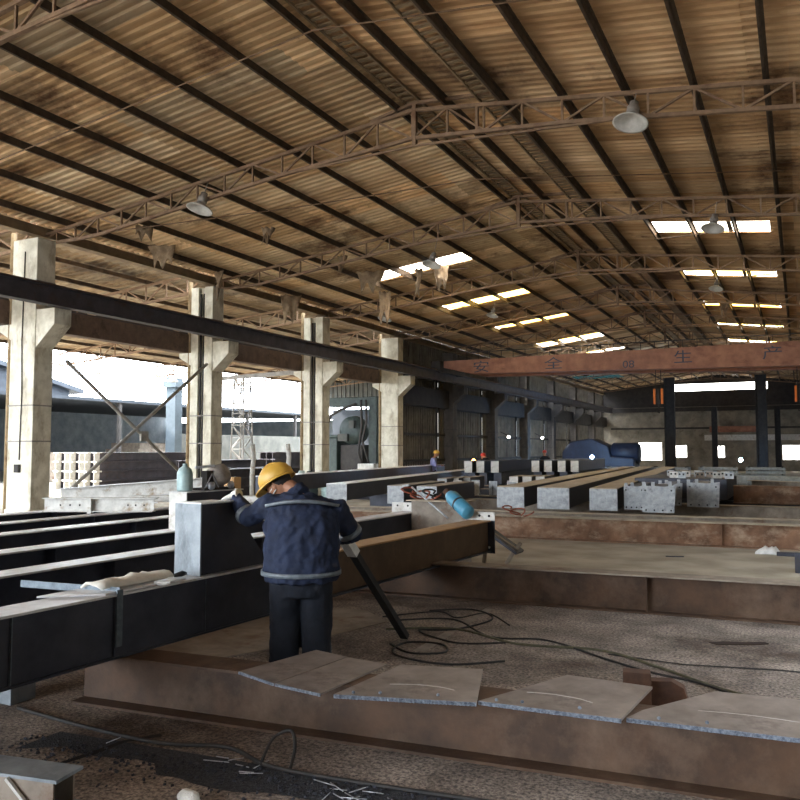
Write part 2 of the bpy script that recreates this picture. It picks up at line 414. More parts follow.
# ------------------------------------------------------------------ roof trusses
def make_truss(y, idx):
    t = thing('roof_truss', 'brown lattice roof truss spanning the hall, %s counted from the camera' % ORD[idx], 'roof truss', (XR, y, 6.5), 0, 'lattice roof trusses of the main hall')
    def L(x, z): return (x - XR, 0, z - 6.5)
    top = lambda x: rz(x) - .215
    def bot(x):
        d = .40 + .12 * max(0, 1 - abs(x - XR) / 3.0)
        return max(top(x) - d, 6.53)
    xs = [-15.85, -15.3, -14.7] + [-14.7 + i * .712 for i in range(1, 12)] + [XR] + [XR + .69 * (i + 1) for i in range(12)]
    m = MB()
    for i in range(len(xs) - 1):
        m.bar(L(xs[i], top(xs[i])), L(xs[i + 1], top(xs[i + 1])), .07, .06)
    m.build('top_chord', 'truss', t)
    m = MB()
    for i in range(len(xs) - 1):
        m.bar(L(xs[i], bot(xs[i])), L(xs[i + 1], bot(xs[i + 1])), .07, .06)
    m.build('bottom_chord', 'truss', t)
    m = MB()
    for i, x in enumerate(xs):
        m.bar(L(x, bot(x)), L(x, top(x)), .035)
        if i < len(xs) - 1:
            x2 = xs[i + 1]
            if i % 2: m.bar(L(x, top(x)), L(x2, bot(x2)), .035)
            else: m.bar(L(x, bot(x)), L(x2, top(x2)), .035)
    m.build('web_bars', 'truss', t)
    m = MB()
    m.bar(L(-8.6, bot(-8.6) - .02), L(-6.1, bot(XR) - .14), .035); m.bar(L(-6.1, bot(XR) - .14), L(-2.6, bot(-2.6) - .02), .035)
    m.build('tie_bar', 'truss', t)
    m = MB()
    m.bar(L(-7.0, rz(-7.0) - .17), L(-6.1, rz(XR) - .03 - .06), .08, .05); m.bar(L(-6.1, rz(XR) - .09), L(-4.45, rz(XR) - .05 - .16), .08, .05)
    m.bar(L(-6.1, bot(XR) - .14), L(-6.1, rz(XR) - .09), .07, .09); m.bar(L(-4.9, bot(-4.9)), L(-4.9, top(-4.9)), .05, .06)
    m.build('ridge_bracket', 'truss', t)
    return t
ti = 0
for y in BAYS:
    if y < 5: continue
    make_truss(y, ti); ti += 1

# eave strips (gutter beam along the column tops)
m = MB(); m.box(-15.7, -15.62, YB, YF, 6.62, 6.9); m.box(-15.62, -15.45, YB, YF, 6.62, 6.64)
tag(m.build('eave_beam', 'eave_strip', origin=(-15.6, YB, 6.5)), 'long tan gutter beam along the top of the left columns', 'beam')

# ------------------------------------------------------------------ concrete columns with corbels (left row)
def make_column(y, idx, dark=False):
    lab = ['whitewashed concrete column nearest the camera, thin cable down its face',
           'whitewashed concrete column second from camera with two dark slots',
           'whitewashed concrete column third from camera with two dark slots',
           'patched whitewashed concrete column where the dark cladding wall begins']
    if idx < 4 and idx >= 0: label = lab[idx]
    else: label = 'dim concrete column against the dark cladding, %s beyond the whitewashed ones' % ORD[idx - 4] if idx >= 4 else 'whitewashed concrete column beside the camera, outside the view'
    t = thing('concrete_column', label, 'column', (XC - .4, y, 0), 0, 'left row of concrete columns')
    W, D, Ht = .8, .5, 6.5
    m = MB()
    slots = idx in (1, 2)
    if slots:
        m.box(-.4, -.12, 0, D, 0, Ht); m.box(.1, .4, 0, D, 0, Ht); m.box(-.12, .1, .12, D, 0, Ht)
    else:
        m.box(-.4, .4, 0, D, 0, Ht)
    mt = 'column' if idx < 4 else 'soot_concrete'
    m.build('shaft', mt, t, bevel=.015)
    m = MB(); m.prism([(.4, 4.0), (.98, 4.5), (.98, 4.86), (.4, 4.86)], 1, .02, D - .02)
    m.build('corbel', mt, t, bevel=.01)
    m = MB(); m.prism([(-.4, 4.2), (-.85, 4.45), (-.85, 4.58), (-.4, 4.58)], 1, .02, D - .02)
    m.build('rear_corbel', mt, t, bevel=.01)
    for z in (1.9, 2.7, 5.5):
        m = MB(); m.box(-.41, .41, -.012, D + .01, z, z + .03); m.build('band', 'dark_frame' if idx >= 4 else 'brace', t)
    if idx < 4:
        m = MB(); m.tube([(-.5, .08, 0), (-.5, .08, 6.7)], .065, 10); m.build('downpipe', 'downpipe', t)
    if slots:
        m = MB(); m.tube([(-.06, .05, 0), (-.06, .05, 6.3)], .03, 8); m.tube([(.05, .05, 0), (.05, .05, 6.3)], .03, 8); m.build('service_pipe', 'dark_frame', t)
    if idx == 0:
        m = MB(); m.tube([(.02, -.02, 1.5), (.05, -.02, 3.0), (.0, -.02, 4.2), (.03, -.02, 6.2)], .012, 6); m.build('cable', 'hose_dark', t)
        m = MB(); m.box(-.08, .06, -.07, 0, 1.22, 1.4); m.build('switch_box', 'dark_frame', t)
    m = MB(); m.box(-.42, .42, -.03, D + .03, 0, .4); m.build('plinth', mt, t, bevel=.02)
    return t
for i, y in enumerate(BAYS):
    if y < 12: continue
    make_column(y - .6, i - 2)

# crane runway beams
def ibeam_profile(mb, x, z0, z1, y0, y1, w, tf=.02, tw=.015):
    mb.box(x - w / 2, x + w / 2, y0, y1, z1 - tf, z1); mb.box(x - w / 2, x + w / 2, y0, y1, z0, z0 + tf); mb.box(x - tw, x + tw, y0, y1, z0 + tf, z1 - tf)
t = thing('crane_runway_beam', 'dark crane runway beam resting on corbels of the left columns', 'beam', (-14.5, 0, 4.86))
m = MB(); ibeam_profile(m, 0, 0, .42, -8, 70, .26); m.build('girder', 'rail_beam', t)
m = MB(); m.box(-.04, .04, -8, 70, .42, .47); m.build('rail', 'brown_beam', t)
t = thing('girder_beam', 'grey crane runway beam behind the left columns', 'beam', (-16.25, 0, 4.58))
m = MB(); m.box(-.16, .16, -8, 46, 0, .55); m.build('girder', 'brown_beam', t)
m = MB(); m.box(-.04, .04, -8, 46, .55, .6); m.build('rail', 'rail_beam', t)

# X brace between first two columns
t = thing('cross_brace', 'X-shaped steel pipe brace between the two nearest columns', 'brace', (-15.3, 15.5, 1.0))
for a, b in ((((0, -2.35, 2.8)), (0, 2.6, -.6)), ((0, -2.35, -.35), (0, 2.6, 3.2))):
    m = MB(); m.tube([a, b], .045, 8); m.build('brace_pipe', 'brace', t)
m = MB(); m.cbox((0.03, .15, 1.08), (.06, .26, .26)); m.build('gusset_plate', 'brace', t)

# ------------------------------------------------------------------ dark cladding wall (left, beyond fourth column)
m = MB()
def clad(mb, x, y0, y1, z0, z1, per=.25, dep=.04):
    n = max(1, int((y1 - y0) / per)); 
    for i in range(n):
        y = y0 + i * per
        mb.add([(x, y, z0), (x, y + per * .5, z0), (x + dep, y + per * .5, z0), (x + dep, y + per, z0), (x, y, z1), (x, y + per * .5, z1), (x + dep, y + per * .5, z1), (x + dep, y + per, z1)],
               [(0, 1, 5, 4), (1, 2, 6, 5), (2, 3, 7, 6)])
gaps = [36.0 + 6 * k for k in range(6)]
y0 = 31.2
for g in gaps + [72.0]:
    clad(m, -15.75, y0, g, 0, 7.1); y0 = g
struct(m.build('wall_left', 'wall_sheet'))
m = MB()
for z in (1.2, 2.4, 3.7, 5.0): m.box(-15.7, -15.62, 31.2, 72, z, z + .1)
struct(m.build('trim_1', 'dark_frame'))
m = MB(); m.box(-15.68, -15.4, 31.2, 72, 3.75, 4.6)
struct(m.build('trim_2', 'dark_frame'))

for k in range(5):  # bright slits between cladding panels, daylight put in as glowing framed panes
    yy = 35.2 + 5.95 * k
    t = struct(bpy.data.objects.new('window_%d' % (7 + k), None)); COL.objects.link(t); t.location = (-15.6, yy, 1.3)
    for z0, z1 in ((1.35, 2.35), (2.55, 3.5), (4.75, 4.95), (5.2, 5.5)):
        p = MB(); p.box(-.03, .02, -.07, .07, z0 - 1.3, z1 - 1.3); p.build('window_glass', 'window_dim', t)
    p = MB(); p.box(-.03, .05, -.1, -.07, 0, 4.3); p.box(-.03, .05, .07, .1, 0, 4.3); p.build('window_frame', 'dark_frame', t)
# ------------------------------------------------------------------ far wall with windows
wins = [(-12.7, -10.75, .85, 2.35), (-9.7, -8.7, 1.1, 2.1), (-6.35, -5.7, 1.1, 2.05), (-1.3, .3, .95, 2.1), (1.6, 2.8, .95, 2.1)]
m = MB(); xs = sorted(set([-34, 20] + [w[0] for w in wins] + [w[1] for w in wins]))
for a, b in zip(xs[:-1], xs[1:]):
    w = [w for w in wins if w[0] <= a and b <= w[1]]
    if w: m.box(a, b, 72, 72.25, 0, w[0][2]); m.box(a, b, 72, 72.25, w[0][3], 5.4)
    else: m.box(a, b, 72, 72.25, 0, 5.4)
struct(m.build('wall_far', 'wall_far'))
m = MB(); m.box(-34, -9.9, 72, 72.2, 5.4, 9.3); m.box(-9.9, -2.3, 72, 72.2, 5.4, 6.75); m.box(-2.3, 20, 72, 72.2, 5.4, 9.3); m.box(-9.9, -2.3, 72, 72.2, 7.35, 9.3)
struct(m.build('wall_gable', 'dark_frame'))
for i, w in enumerate(wins):
    t = struct(bpy.data.objects.new('window_%d' % (i + 1), None)); COL.objects.link(t); t.location = ((w[0] + w[1]) / 2, 72.1, w[2])
    p = MB(); p.box(w[0], w[1], 72.12, 72.14, w[2], w[3]); p.build('window_glass', 'window_glow', t).location = -t.location
    p = MB(); xm = (w[0] + w[1]) / 2
    p.box(xm - .03, xm + .03, 72.06, 72.1, w[2], w[3]); p.box(w[0], w[1], 72.06, 72.1, w[3] - .4, w[3] - .36)
    p.build('window_frame', 'dark_frame', t).location = -t.location
# gable glazing above far wall
t = struct(bpy.data.objects.new('window_6', None)); COL.objects.link(t); t.location = (-6.1, 72.1, 6.75)
p = MB(); p.box(-9.9, -2.3, 72.12, 72.14, 6.75, 7.35); p.build('window_glass', 'window_glow', t).location = -t.location
p = MB()
for k in range(1, 6): p.box(-9.9 + k * 1.27, -9.87 + k * 1.27, 72.06, 72.1, 6.75, 7.35)
p.build('window_frame', 'dark_frame', t).location = -t.location
# horizontal rails and signs on far wall
m = MB(); m.box(-15, 3, 71.8, 71.95, 3.5, 3.65); m.box(-15, 3, 71.6, 71.9, 5.0, 5.35)
struct(m.build('trim_3', 'dark_frame'))
m = MB(); m.box(-6.8, -3.2, 71.5, 71.7, 3.2, 3.7)
tag(m.build('wall_banner', 'crane', origin=(-5, 71.5, 3.2)), 'faded orange banner strip high on the far wall', 'banner')
m = MB(); m.box(-7.0, 2.5, 69.5, 69.7, 2.5, 2.95)
tag(m.build('pale_canopy_beam', 'end_white', origin=(-2, 69.5, 2.5)), 'pale horizontal canopy beam in front of the far wall windows', 'beam')
for i, (x, y) in enumerate([(-8.35, 60), (-2.35, 60), (-5.9, 66), (-1.5, 66)]):
    t = thing('steel_column', 'dark %s column standing in the far hall, %s from the left' % (('thick', 'thick', 'thin', 'thin')[i], ('first', 'third', 'second', 'fourth')[i]), 'column', (x, y, 0), 0, 'far hall columns')
    w = .36 if i < 2 else .2
    p = MB(); ww = w
    p.box(-ww, -ww + .06, -.2, .2, 0, 6.9 if i < 2 else 5); p.box(ww - .06, ww, -.2, .2, 0, 6.9 if i < 2 else 5); p.box(-ww, ww, -.03, .03, 0, 6.9 if i < 2 else 5)
    p.build('shaft', 'dark_frame', t)
    p = MB(); p.box(-ww - .1, ww + .1, -.3, .3, 0, .06); p.build('base_plate', 'dark_frame', t)

# ------------------------------------------------------------------ crane bridge
t = thing('overhead_crane', 'orange-brown overhead crane bridge with dark painted characters', 'crane', (-6, 33, 4.8))
m = MB()
m.prism([(-8.3, .62), (-8.3, .92), (9.0, .99), (9.0, 0), (-6.9, .3)], 1, 0, .5)
m.build('girder', 'crane', t)
m = MB(); m.prism([(-8.3, .62), (-8.3, .92), (9.0, .99), (9.0, 0), (-6.9, .3)], 1, 1.6, 2.0)
m.build('rear_girder', 'crane', t)
m = MB(); m.box(-8.75, -8.3, -.4, 2.4, .42, .9); g = m.build('end_carriage', 'dark_frame', t)
for yy in (-.1, 2.0):
    m = MB(); m.lathe([(.17, -.05), (.17, .05)], (-8.5, yy, .54), 16, Matrix.Rotation(R(90), 3, 'Y')); m.build('wheel', 'dark_frame', t)
m = MB()
for k in range(30): m.box(-8 + k * .57, -7.98 + k * .57, 2.02, 2.06, .98, 1.5)
m.box(-8, 9, 2.02, 2.06, 1.5, 1.54); m.build('railing', 'dark_frame', t)
def letters(txt, x, z, size, parent, mt, y=-.006, sx=1.0):
    cu = bpy.data.curves.new('t', 'FONT'); cu.body = txt; cu.size = size; cu.align_x = 'CENTER'; cu.extrude = .004
    tmp = bpy.data.objects.new('t', cu); COL.objects.link(tmp)
    bpy.context.view_layer.update()
    dg = bpy.context.evaluated_depsgraph_get()
    me = bpy.data.meshes.new_from_object(tmp.evaluated_get(dg)); me.materials.clear(); me.materials.append(MATS[mt])
    bpy.data.objects.remove(tmp)
    o = bpy.data.objects.new('lettering', me); COL.objects.link(o); o.parent = parent
    o.location = (x, y, z); o.rotation_euler = (R(90), 0, 0); o.scale = (sx, 1, 1)
    return o
for ch, X in (('安', -12.5), ('全', -9.25), ('生', -4.05), ('产', -.85)):
    letters(ch, X + 6, .38, .55, t, 'crane_letter', sx=1.5 if ch in '安全' else 1.35)
letters('08', -6.15 + 6, .25, .42, t, 'crane_letter', sx=1.15)
# hook block hanging from crane
for i, (x, z, lab) in enumerate(((-5.14, 3.6, 'orange striped hook block hanging from the crane bridge middle'), (.05, 3.55, 'orange striped hook block hanging at the right picture edge'))):
    t = thing('hook_block', lab, 'hook', (x, 33.9, z))
    for k in range(3):
        m = MB(); m.box(-.2 + k * .15, -.12 + k * .15, -.06, .06, 0, .62); m.build('striped_plate', 'orange' if k != 1 else 'dark_frame', t)
    m = MB(); m.tube([(-.1, 0, .6), (-.1, 0, 5.3 - z)], .015, 6); m.tube([(.1, 0, .6), (.1, 0, 5.3 - z)], .015, 6); m.build('wire_rope', 'hose_dark', t)
    m = MB(); m.tube([(0, 0, 0), (0, 0, -.15), (.1, 0, -.25), (.02, 0, -.36), (-.1, 0, -.3)], .03, 8); m.build('hook', 'dark_frame', t)

# ------------------------------------------------------------------ lamps
def make_lamp(x, y, z, label, s=1.0):
    t = thing('high_bay_lamp', label, 'lamp', (x, y, z), 0, 'industrial pendant lamps')
    m = MB(); m.lathe([(.02, .13), (.09, .12), (.27, .0), (.28, -.015), (.25, -.01), (.08, .1)], n=24); m.build('dish_shade', 'lamp_dish', t)
    m = MB(); m.lathe([(.05, .14), (.1, .16), (.1, .26), (.07, .3), (.07, .36), (.02, .38)], n=16); m.build('housing', 'lamp_grey', t)
    m = MB(); m.tube([(0, 0, .36), (0, 0, rz(x) - .25 - z)], .012, 6); m.build('stem', 'lamp_grey', t)
    t.scale = (s, s, s); t.rotation_euler = (R(-14), R(8), 0)
    return t
make_lamp(-10.9, 12.6, 6.66, 'grey dish pendant lamp under nearest truss, left of the ridge')
make_lamp(-2.25, 12.6, 6.86, 'grey dish pendant lamp under nearest truss, right of the ridge')
make_lamp(-1.6, 18.6, 6.6, 'pendant lamp in front of glaring right skylight', .9)
make_lamp(-8.4, 18.6, 6.5, 'pendant lamp beside the glaring left skylight', .9)
make_lamp(-12.9, 24.6, 6.3, 'pendant lamp under the third truss near the left columns', .9)
make_lamp(-9.9, 27.3, 6.6, 'small pendant lamp at left end of yellow skylight', .8)
make_lamp(-2.3, 27.3, 6.9, 'small pendant lamp in front of the right yellow skylight', .8)
for i, (yy, zz) in enumerate(((44.25, 2.47), (51.0, 2.51))):
    t = thing('wall_lamp', 'small lit white lamp on the dark cladding, %s one' % ('nearer', 'farther')[i], 'lamp', (-15.1, yy, zz))
    m = MB(); m.lathe([(.02, -.07), (.07, -.05), (.09, 0), (.07, .05), (.02, .07)], n=14); m.build('bulb', 'lamp_on', t)
    m = MB(); m.bar((0, 0, .08), (-.5, 0, .3), .04); m.build('bracket', 'dark_frame', t)

# hanging torn sheets
def flap(x, y, label, w=.5, h=.6, rzv=0, tilt=20, drop=0.18):
    z = rz(x) - drop
    m = MB(); n = 8; vs = []; fs = []
    for j in range(5):
        for i in range(n + 1):
            u = (i / n - .5) * w; v = -j / 4 * h
            vs.append((u * (1 - .45 * (j / 4) * abs(math.sin(x * 3))), math.sin(i * 1.6) * .03 + .12 * math.sin(j * .9 + i * .2) + math.tan(R(tilt)) * j / 4 * h * .5, v * (1 + .35 * math.sin(i * 1.3 + x * 2)) + .03 * math.sin(i * 2.1 + x)))
    for j in range(4):
        for i in range(n): fs.append((j * (n + 1) + i, j * (n + 1) + i + 1, (j + 1) * (n + 1) + i + 1, (j + 1) * (n + 1) + i))
    m.add(vs, fs, True)
    o = m.build('torn_sheet', 'sheet_flap'); o.location = (x, y, z); o.rotation_euler = (0, 0, R(rzv))
    s = o.modifiers.new('thick', 'SOLIDIFY'); s.thickness = .015
    return tag(o, label, 'torn sheet', 'torn roof sheets hanging down')
flap(-11.7, 16.0, 'small torn tan sheet hanging right of the first pendant lamp', .35, .35, 10)
flap(-15.0, 21.9, 'large pale torn sheet hanging over the second column', .7, .75, 30)
flap(-11.6, 19.4, 'torn sheet hanging at the second truss, left of skylight', .35, .4, -20)
flap(-12.6, 24.0, 'long tan torn sheet hanging below left skylight end', .4, .9, 20)
flap(-11.75, 21.4, 'wide torn sheet covering the left end of skylight', .9, .5, 10, 40)
flap(-10.6, 22.3, 'curled torn sheet hanging across the middle of the left skylight', .4, .7, -30)
flap(-9.85, 22.6, 'torn tan sheet hanging across right part of left skylight', .5, .65, 35)
flap(-14.4, 15.2, 'torn curled sheet hanging between the two nearest columns', .7, .45, 20, 50)
flap(-14.9, 18.0, 'narrow torn sheet hanging at left end of second truss', .3, .7, -10)
flap(-2.5, 33.2, 'small torn sheet hanging by far right yellow skylight', .4, .5, 0)
flap(-13.7, 13.9, 'dark torn sheet hanging behind the first truss', .4, .3, 40)
# thin tie rods under roof
m = MB(); m.tube([(-14.95, 13.5, 6.85), (-10.15, 15, 7.25), (-6.15, 16, 7.6), (-.15, 17, 7.15)], .012, 6)
tag(m.build('tie_rod', 'truss', origin=(-6.15, 15, 7)), 'thin steel tie rod crossing under roof between the two nearest trusses', 'rod')
m = MB(); m.tube([(-14.95, 9.5, 6.75), (-6.15, 9.5, 7.8), (-.15, 9.5, 7.1)], .012, 6)
tag(m.build('tie_rod', 'truss', origin=(-6.15, 9.5, 7)), 'thin steel tie rod crossing the roof before the nearest full truss', 'rod')

# ------------------------------------------------------------------ left (neighbouring) bay
def rz2(x): return 7.35 + .085 * (x + 15.7)
m = MB()
corrugated_strip(m, -29.5, -15.75, rz2, -8, 46, per=.3, dep=.04)
c2 = struct(m.build('ceiling_left', 'roof_grey'))
s = c2.modifiers.new('thick', 'SOLIDIFY'); s.thickness = .02; s.offset = 1
k = 0
for x in [-16.9 - 1.5 * i for i in range(9)]:
    zt = rz2(x) - .03
    m = MB(); m.box(x - .02, x + .02, -8, 46, zt - .12, zt); m.box(x - .02, x + .04, -8, 46, zt - .13, zt - .12)
    tag(m.build('side_purlin', 'purlin', origin=(x, -8, zt)), 'dark purlin under the neighbouring bay roof, %s from the white columns' % ORD[k], 'purlin', 'purlins of the neighbouring bay'); k += 1
for i, y in enumerate((12.8, 18.8, 24.8, 30.8, 36.8, 42.8)):
    t = thing('side_truss', 'pale lattice truss of neighbouring bay, %s counted from the camera' % ORD[i], 'roof truss', (-24.6, y, 6), 0, 'trusses of the neighbouring bay')
    xs = [-29.3 + .84 * j for j in range(17)]
    tp = lambda x: rz2(x) - .22 - 6
    bt = lambda x: tp(x) - .55
    m = MB()
    for a, b in zip(xs[:-1], xs[1:]):
        m.bar((a + 24.6, 0, tp(a)), (b + 24.6, 0, tp(b)), .07)
    m.build('top_chord', 'truss', t)
    m = MB()
    for a, b in zip(xs[:-1], xs[1:]):
        m.bar((a + 24.6, 0, bt(a)), (b + 24.6, 0, bt(b)), .07)
    m.build('bottom_chord', 'truss', t)
    m = MB()
    for j, (a, b) in enumerate(zip(xs[:-1], xs[1:])):
        m.bar((a + 24.6, 0, bt(a)), (a + 24.6, 0, tp(a)), .04)
        m.bar((a + 24.6, 0, bt(a) if j % 2 else tp(a)), (b + 24.6, 0, tp(b) if j % 2 else bt(b)), .04)
    m.build('web_bars', 'truss', t)
# outer row columns of that bay
for i, y in enumerate((18.8, 36.2)):
    t = thing('side_column', 'hazy blue-grey column at the open far side of neighbouring bay' if i else 'hazy column at the open side, behind the nearest white column', 'column', (-33, y, 0))
    m = MB(); m.box(-.35, .35, -.3, .3, 0, 6.0); m.build('shaft', 'sky_column', t)
    m = MB(); m.box(-.5, .5, -.45, .45, 5.4, 5.75); m.build('capital', 'sky_column', t)
# low boundary wall at open side and gable of that bay
m = MB(); m.box(-33.6, -33.35, 37, 60, 0, 2.7)
struct(m.build('wall_boundary', 'wall_concrete'))
m = MB()
m.box(-29.5, -15.8, 46, 46.1, 5.0, 7.2)
for k in range(42): m.box(-29.5 + k * .33, -29.35 + k * .33, 45.94, 46, 5.0, 7.2)
struct(m.build('wall_side_gable', 'wall_concrete'))
m = MB(); m.box(-28, -15.8, 45.9, 46.1, 0, 4.4)
struct(m.build('wall_side_end', 'shed_roof'))
# crane beam and hanging rods in the bay
t = thing('side_bay_rail', 'thin pale rail with hanging lamps across the bright opening', 'rail', (-31.5, 20, 5.6))
m = MB(); m.tube([(0, 2, 0.2), (0, 26, .2)], .05, 6); m.build('rail_pipe', 'brace', t)
for yy in (9.0, 14.4, 20.0):
    m = MB(); m.tube([(0, yy, .9), (0, yy, .05)], .08, 6); m.lathe([(.05, .2), (.3, 0), (.3, -.06)], (0, yy, 0), 12); m.build('hanging_lamp', 'brace', t)
# outside: sheds and tree line
t = thing('outdoor_shed', 'dark gabled shed roof outside, seen through the left opening', 'shed', (-64, 40, 0))
m = MB(); m.prism([(-16, 0), (-16, 13.2), (12, 7.2), (12, 0)], 0, -3, 4); 
m2 = MB(); m2.prism([(-18, 13.7), (-18, 14.1), (13, 7.3), (13, 6.9)], 0, -3.5, 4.8)
m.build('wall', 'shed_roof', t); m2.build('roof', 'shed_roof', t)
t = thing('open_shed', 'long low open-fronted shed, dark inside, beyond the neighbouring bay', 'shed', (-35, 0, 0))
m = MB(); m.prism([(0, 4.45), (0, 4.62), (-24, 5.3), (-24, 5.1)], 1, -40, 64); m.build('roof', 'shed_roof', t)
m = MB(); m.box(-24.2, -24, -40, 64, 0, 5.2); m.box(-24, 0, 64, 64.2, 0, 4.5); m.build('wall', 'pale_wall', t)
m = MB()
for k in range(17): m.box(-.3, -.1, -38 + 6 * k, -37.8 + 6 * k, 0, 4.5)
m.build('posts', 'dark_frame', t, label='row of thin dark posts')['kind'] = 'stuff'
for (x, y, w, h, l) in ((-3, 30, 2.5, 1.2, 5), (-6, 40, 3, 1.8, 4), (-2.5, 48, 2, 1.0, 6)):
    m = MB(); m.box(-35 + x - w / 2, -35 + x + w / 2, y, y + l, 0, h); m.box(-35 + x - w / 2 + .2, -35 + x + w / 2 - .2, y + .3, y + l - .3, h, h + .4)
    tag(m.build('stored_bundle', 'dull_beam', origin=(-35 + x, y, 0)), 'dim bundle of stored goods inside the open shed, %s one' % ('near', 'middle', 'far')[[30, 40, 48].index(y)], 'bundle')
# lattice mast
t = thing('lattice_mast', 'pale steel lattice mast standing in neighbouring bay behind second column', 'mast', (-25, 32.3, 0))
m = MB(); 
for sx in (-1, 1):
    for sy in (-1, 1): m.bar((sx * .42, sy * .42, 0), (sx * .28, sy * .28, 5.3), .07)
m.build('leg_frame', 'brace', t)
m = MB()
for k in range(9):
    z0, z1 = k * .59, (k + 1) * .59; a = .42 - .14 * z0 / 5.3; b = .42 - .14 * z1 / 5.3; s = 1 if k % 2 else -1
    m.bar((-a * s, -a, z0), (b * s, -b, z1), .04); m.bar((-a, -a, z0), (a, -a, z0), .04); m.bar((a, -a * s, z0), (b, b * s, z1), .04); m.bar((a, -a, z0), (a, a, z0), .04); m.bar((-a, -a * s, z0), (-b, b * s, z1), .04)
m.build('lattice', 'brace', t)
m = MB(); m.bar((-1.6, 0, 5.35), (3.6, 0, 5.5), .16, .2); m.build('jib', 'brace', t)

# ------------------------------------------------------------------ steel members
def hbeam_mb(w, h, l, tf=.014, tw=.012, y0=0.0):
    m = MB(); m.box(-w / 2, w / 2, y0, l, 0, tf); m.box(-w / 2, w / 2, y0, l, h - tf, h); m.box(-tw / 2, tw / 2, y0, l, tf, h - tf); return m
def hbeam(name, label, loc, rzv, w, h, l, mt_web='dark_steel', mt_flange='flange_steel', group=None, stiff=(), rx=0):
    t = thing(name, label, 'steel beam', loc, rzv, group)
    if rx: t.rotation_euler[0] = R(rx)
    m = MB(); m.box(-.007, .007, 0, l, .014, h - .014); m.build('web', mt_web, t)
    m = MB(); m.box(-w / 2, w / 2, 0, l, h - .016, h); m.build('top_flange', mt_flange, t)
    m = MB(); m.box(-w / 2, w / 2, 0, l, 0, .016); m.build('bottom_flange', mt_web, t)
    for y in stiff:
        m = MB(); m.box(-w / 2 + .004, w / 2 - .004, y, y + .012, .016, h - .016); m.build('stiffener', mt_web, t)
    return t
# transverse skid beams: local Y -> world +X with rotation -90+a
SK = []
t = hbeam('skid_beam', 'rusty brown foreground skid beam carrying the cut plates', (-4.5, 4.1, 0), -90 + 5, .26, .345, 6.5, 'rust_dark', 'rust_dark')
t = hbeam('skid_beam', 'rusty skid beam with chalk smears across the hall, behind the worker', (-6.4, 8.55, 0), -90 + 4.3, .28, .40, 8.5, 'rust_dark', 'dull_beam', stiff=(4.9,))
t = hbeam('skid_beam', 'orange-rust skid beam carrying the three long box beams', (-9.4, 15.05, 0), -90 + 3, .3, .43, 12, 'rust_steel', 'top_beige', stiff=(8.1,))
t = hbeam('skid_beam', 'beige skid beam directly behind the orange-rust one', (-9.6, 16.2, 0), -90 + 3, .3, .43, 12, 'dull_beam', 'top_beige')
hbeam('skid_beam', 'grey scribbled skid beam right of the bolted end plates', (-8.4, 19.7, 0), -90 + 3, .3, .45, 12, 'dull_beam', 'dull_beam')
hbeam('skid_beam', 'rusty skid beam near the right picture edge, third row back', (-1.6, 22.6, .35), -90 + 1, .3, .45, 6.2, 'rust_steel', 'rust_steel')
hbeam('skid_beam', 'dark skid beam under the far ends of the long box beams', (-12.5, 27.2, 0), -90 + 3, .3, .45, 14, 'dark_steel', 'dull_beam')
hbeam('skid_beam', 'dark skid beam beneath the left row of beams', (-11.6, 4.6, 0), -90, .28, .35, 6.4, 'rust_dark', 'dull_beam')
hbeam('skid_beam', 'dark skid beam beneath the far ends of left row of beams', (-12.4, 8.7, 0), -90, .28, .35, 5.4, 'rust_dark', 'dull_beam')

# left row of H-beams on the skids
left = [(-5.56, 0, 11.3), (-6.72, 0, 10.8), (-8.15, 0, 10.9), (-9.35, 0, 11.0), (-10.6, 0, 11.1)]
for i, (x, a, yl) in enumerate(left):
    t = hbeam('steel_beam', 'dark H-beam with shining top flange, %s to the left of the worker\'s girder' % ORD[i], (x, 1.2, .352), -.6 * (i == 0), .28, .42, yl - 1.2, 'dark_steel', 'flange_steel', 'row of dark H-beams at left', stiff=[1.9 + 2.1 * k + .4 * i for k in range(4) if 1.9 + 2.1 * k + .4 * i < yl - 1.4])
    if i == 0:
        m = MB(); m.box(-.34, .2, yl - 1.2, yl - 1.185, .12, .55)
        e = m.build('end_plate', 'end_white', t, label='pale end plate with bolt holes')
        m = MB()
        for k in range(3): m.lathe([(.016, -.002), (.016, .002)], (-.24 + k * .18, yl - 1.2 - .003, .5), 10, Matrix.Rotation(R(90), 3, 'X'))
        m.build('bolt_hole', 'black_rubber', e)

# ------------------------------------------------------------------ the girder the worker works on
t = thing('box_girder', 'long dark-to-brown box girder the worker leans beside', 'steel girder', (-4.33, 1.2, .35), -2.6)
G = t
def gpart(name, mt, f, parent=None, label=None):
    m = MB(); f(m); return m.build(name, mt, parent or t, label=label)
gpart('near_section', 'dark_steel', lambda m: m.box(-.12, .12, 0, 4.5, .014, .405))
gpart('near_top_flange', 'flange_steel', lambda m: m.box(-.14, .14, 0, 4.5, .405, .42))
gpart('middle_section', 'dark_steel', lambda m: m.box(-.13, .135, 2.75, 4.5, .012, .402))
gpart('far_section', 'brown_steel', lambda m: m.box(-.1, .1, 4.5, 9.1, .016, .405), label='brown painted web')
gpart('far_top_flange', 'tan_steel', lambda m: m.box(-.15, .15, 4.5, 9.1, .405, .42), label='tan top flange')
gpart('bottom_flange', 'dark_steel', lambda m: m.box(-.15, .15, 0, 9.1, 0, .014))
for y in (2.0, 3.6): gpart('stiffener', 'ruler', lambda m: m.box(-.139, .139, y, y + .006, .014, .404))
gpart('weld_seam', 'flange_steel', lambda m: m.box(.121, .138, 4.49, 4.505, .01, .41))
e = gpart('end_plate', 'dark_steel', lambda m: m.box(-.22, .2, 9.1, 9.115, -.02, .42))
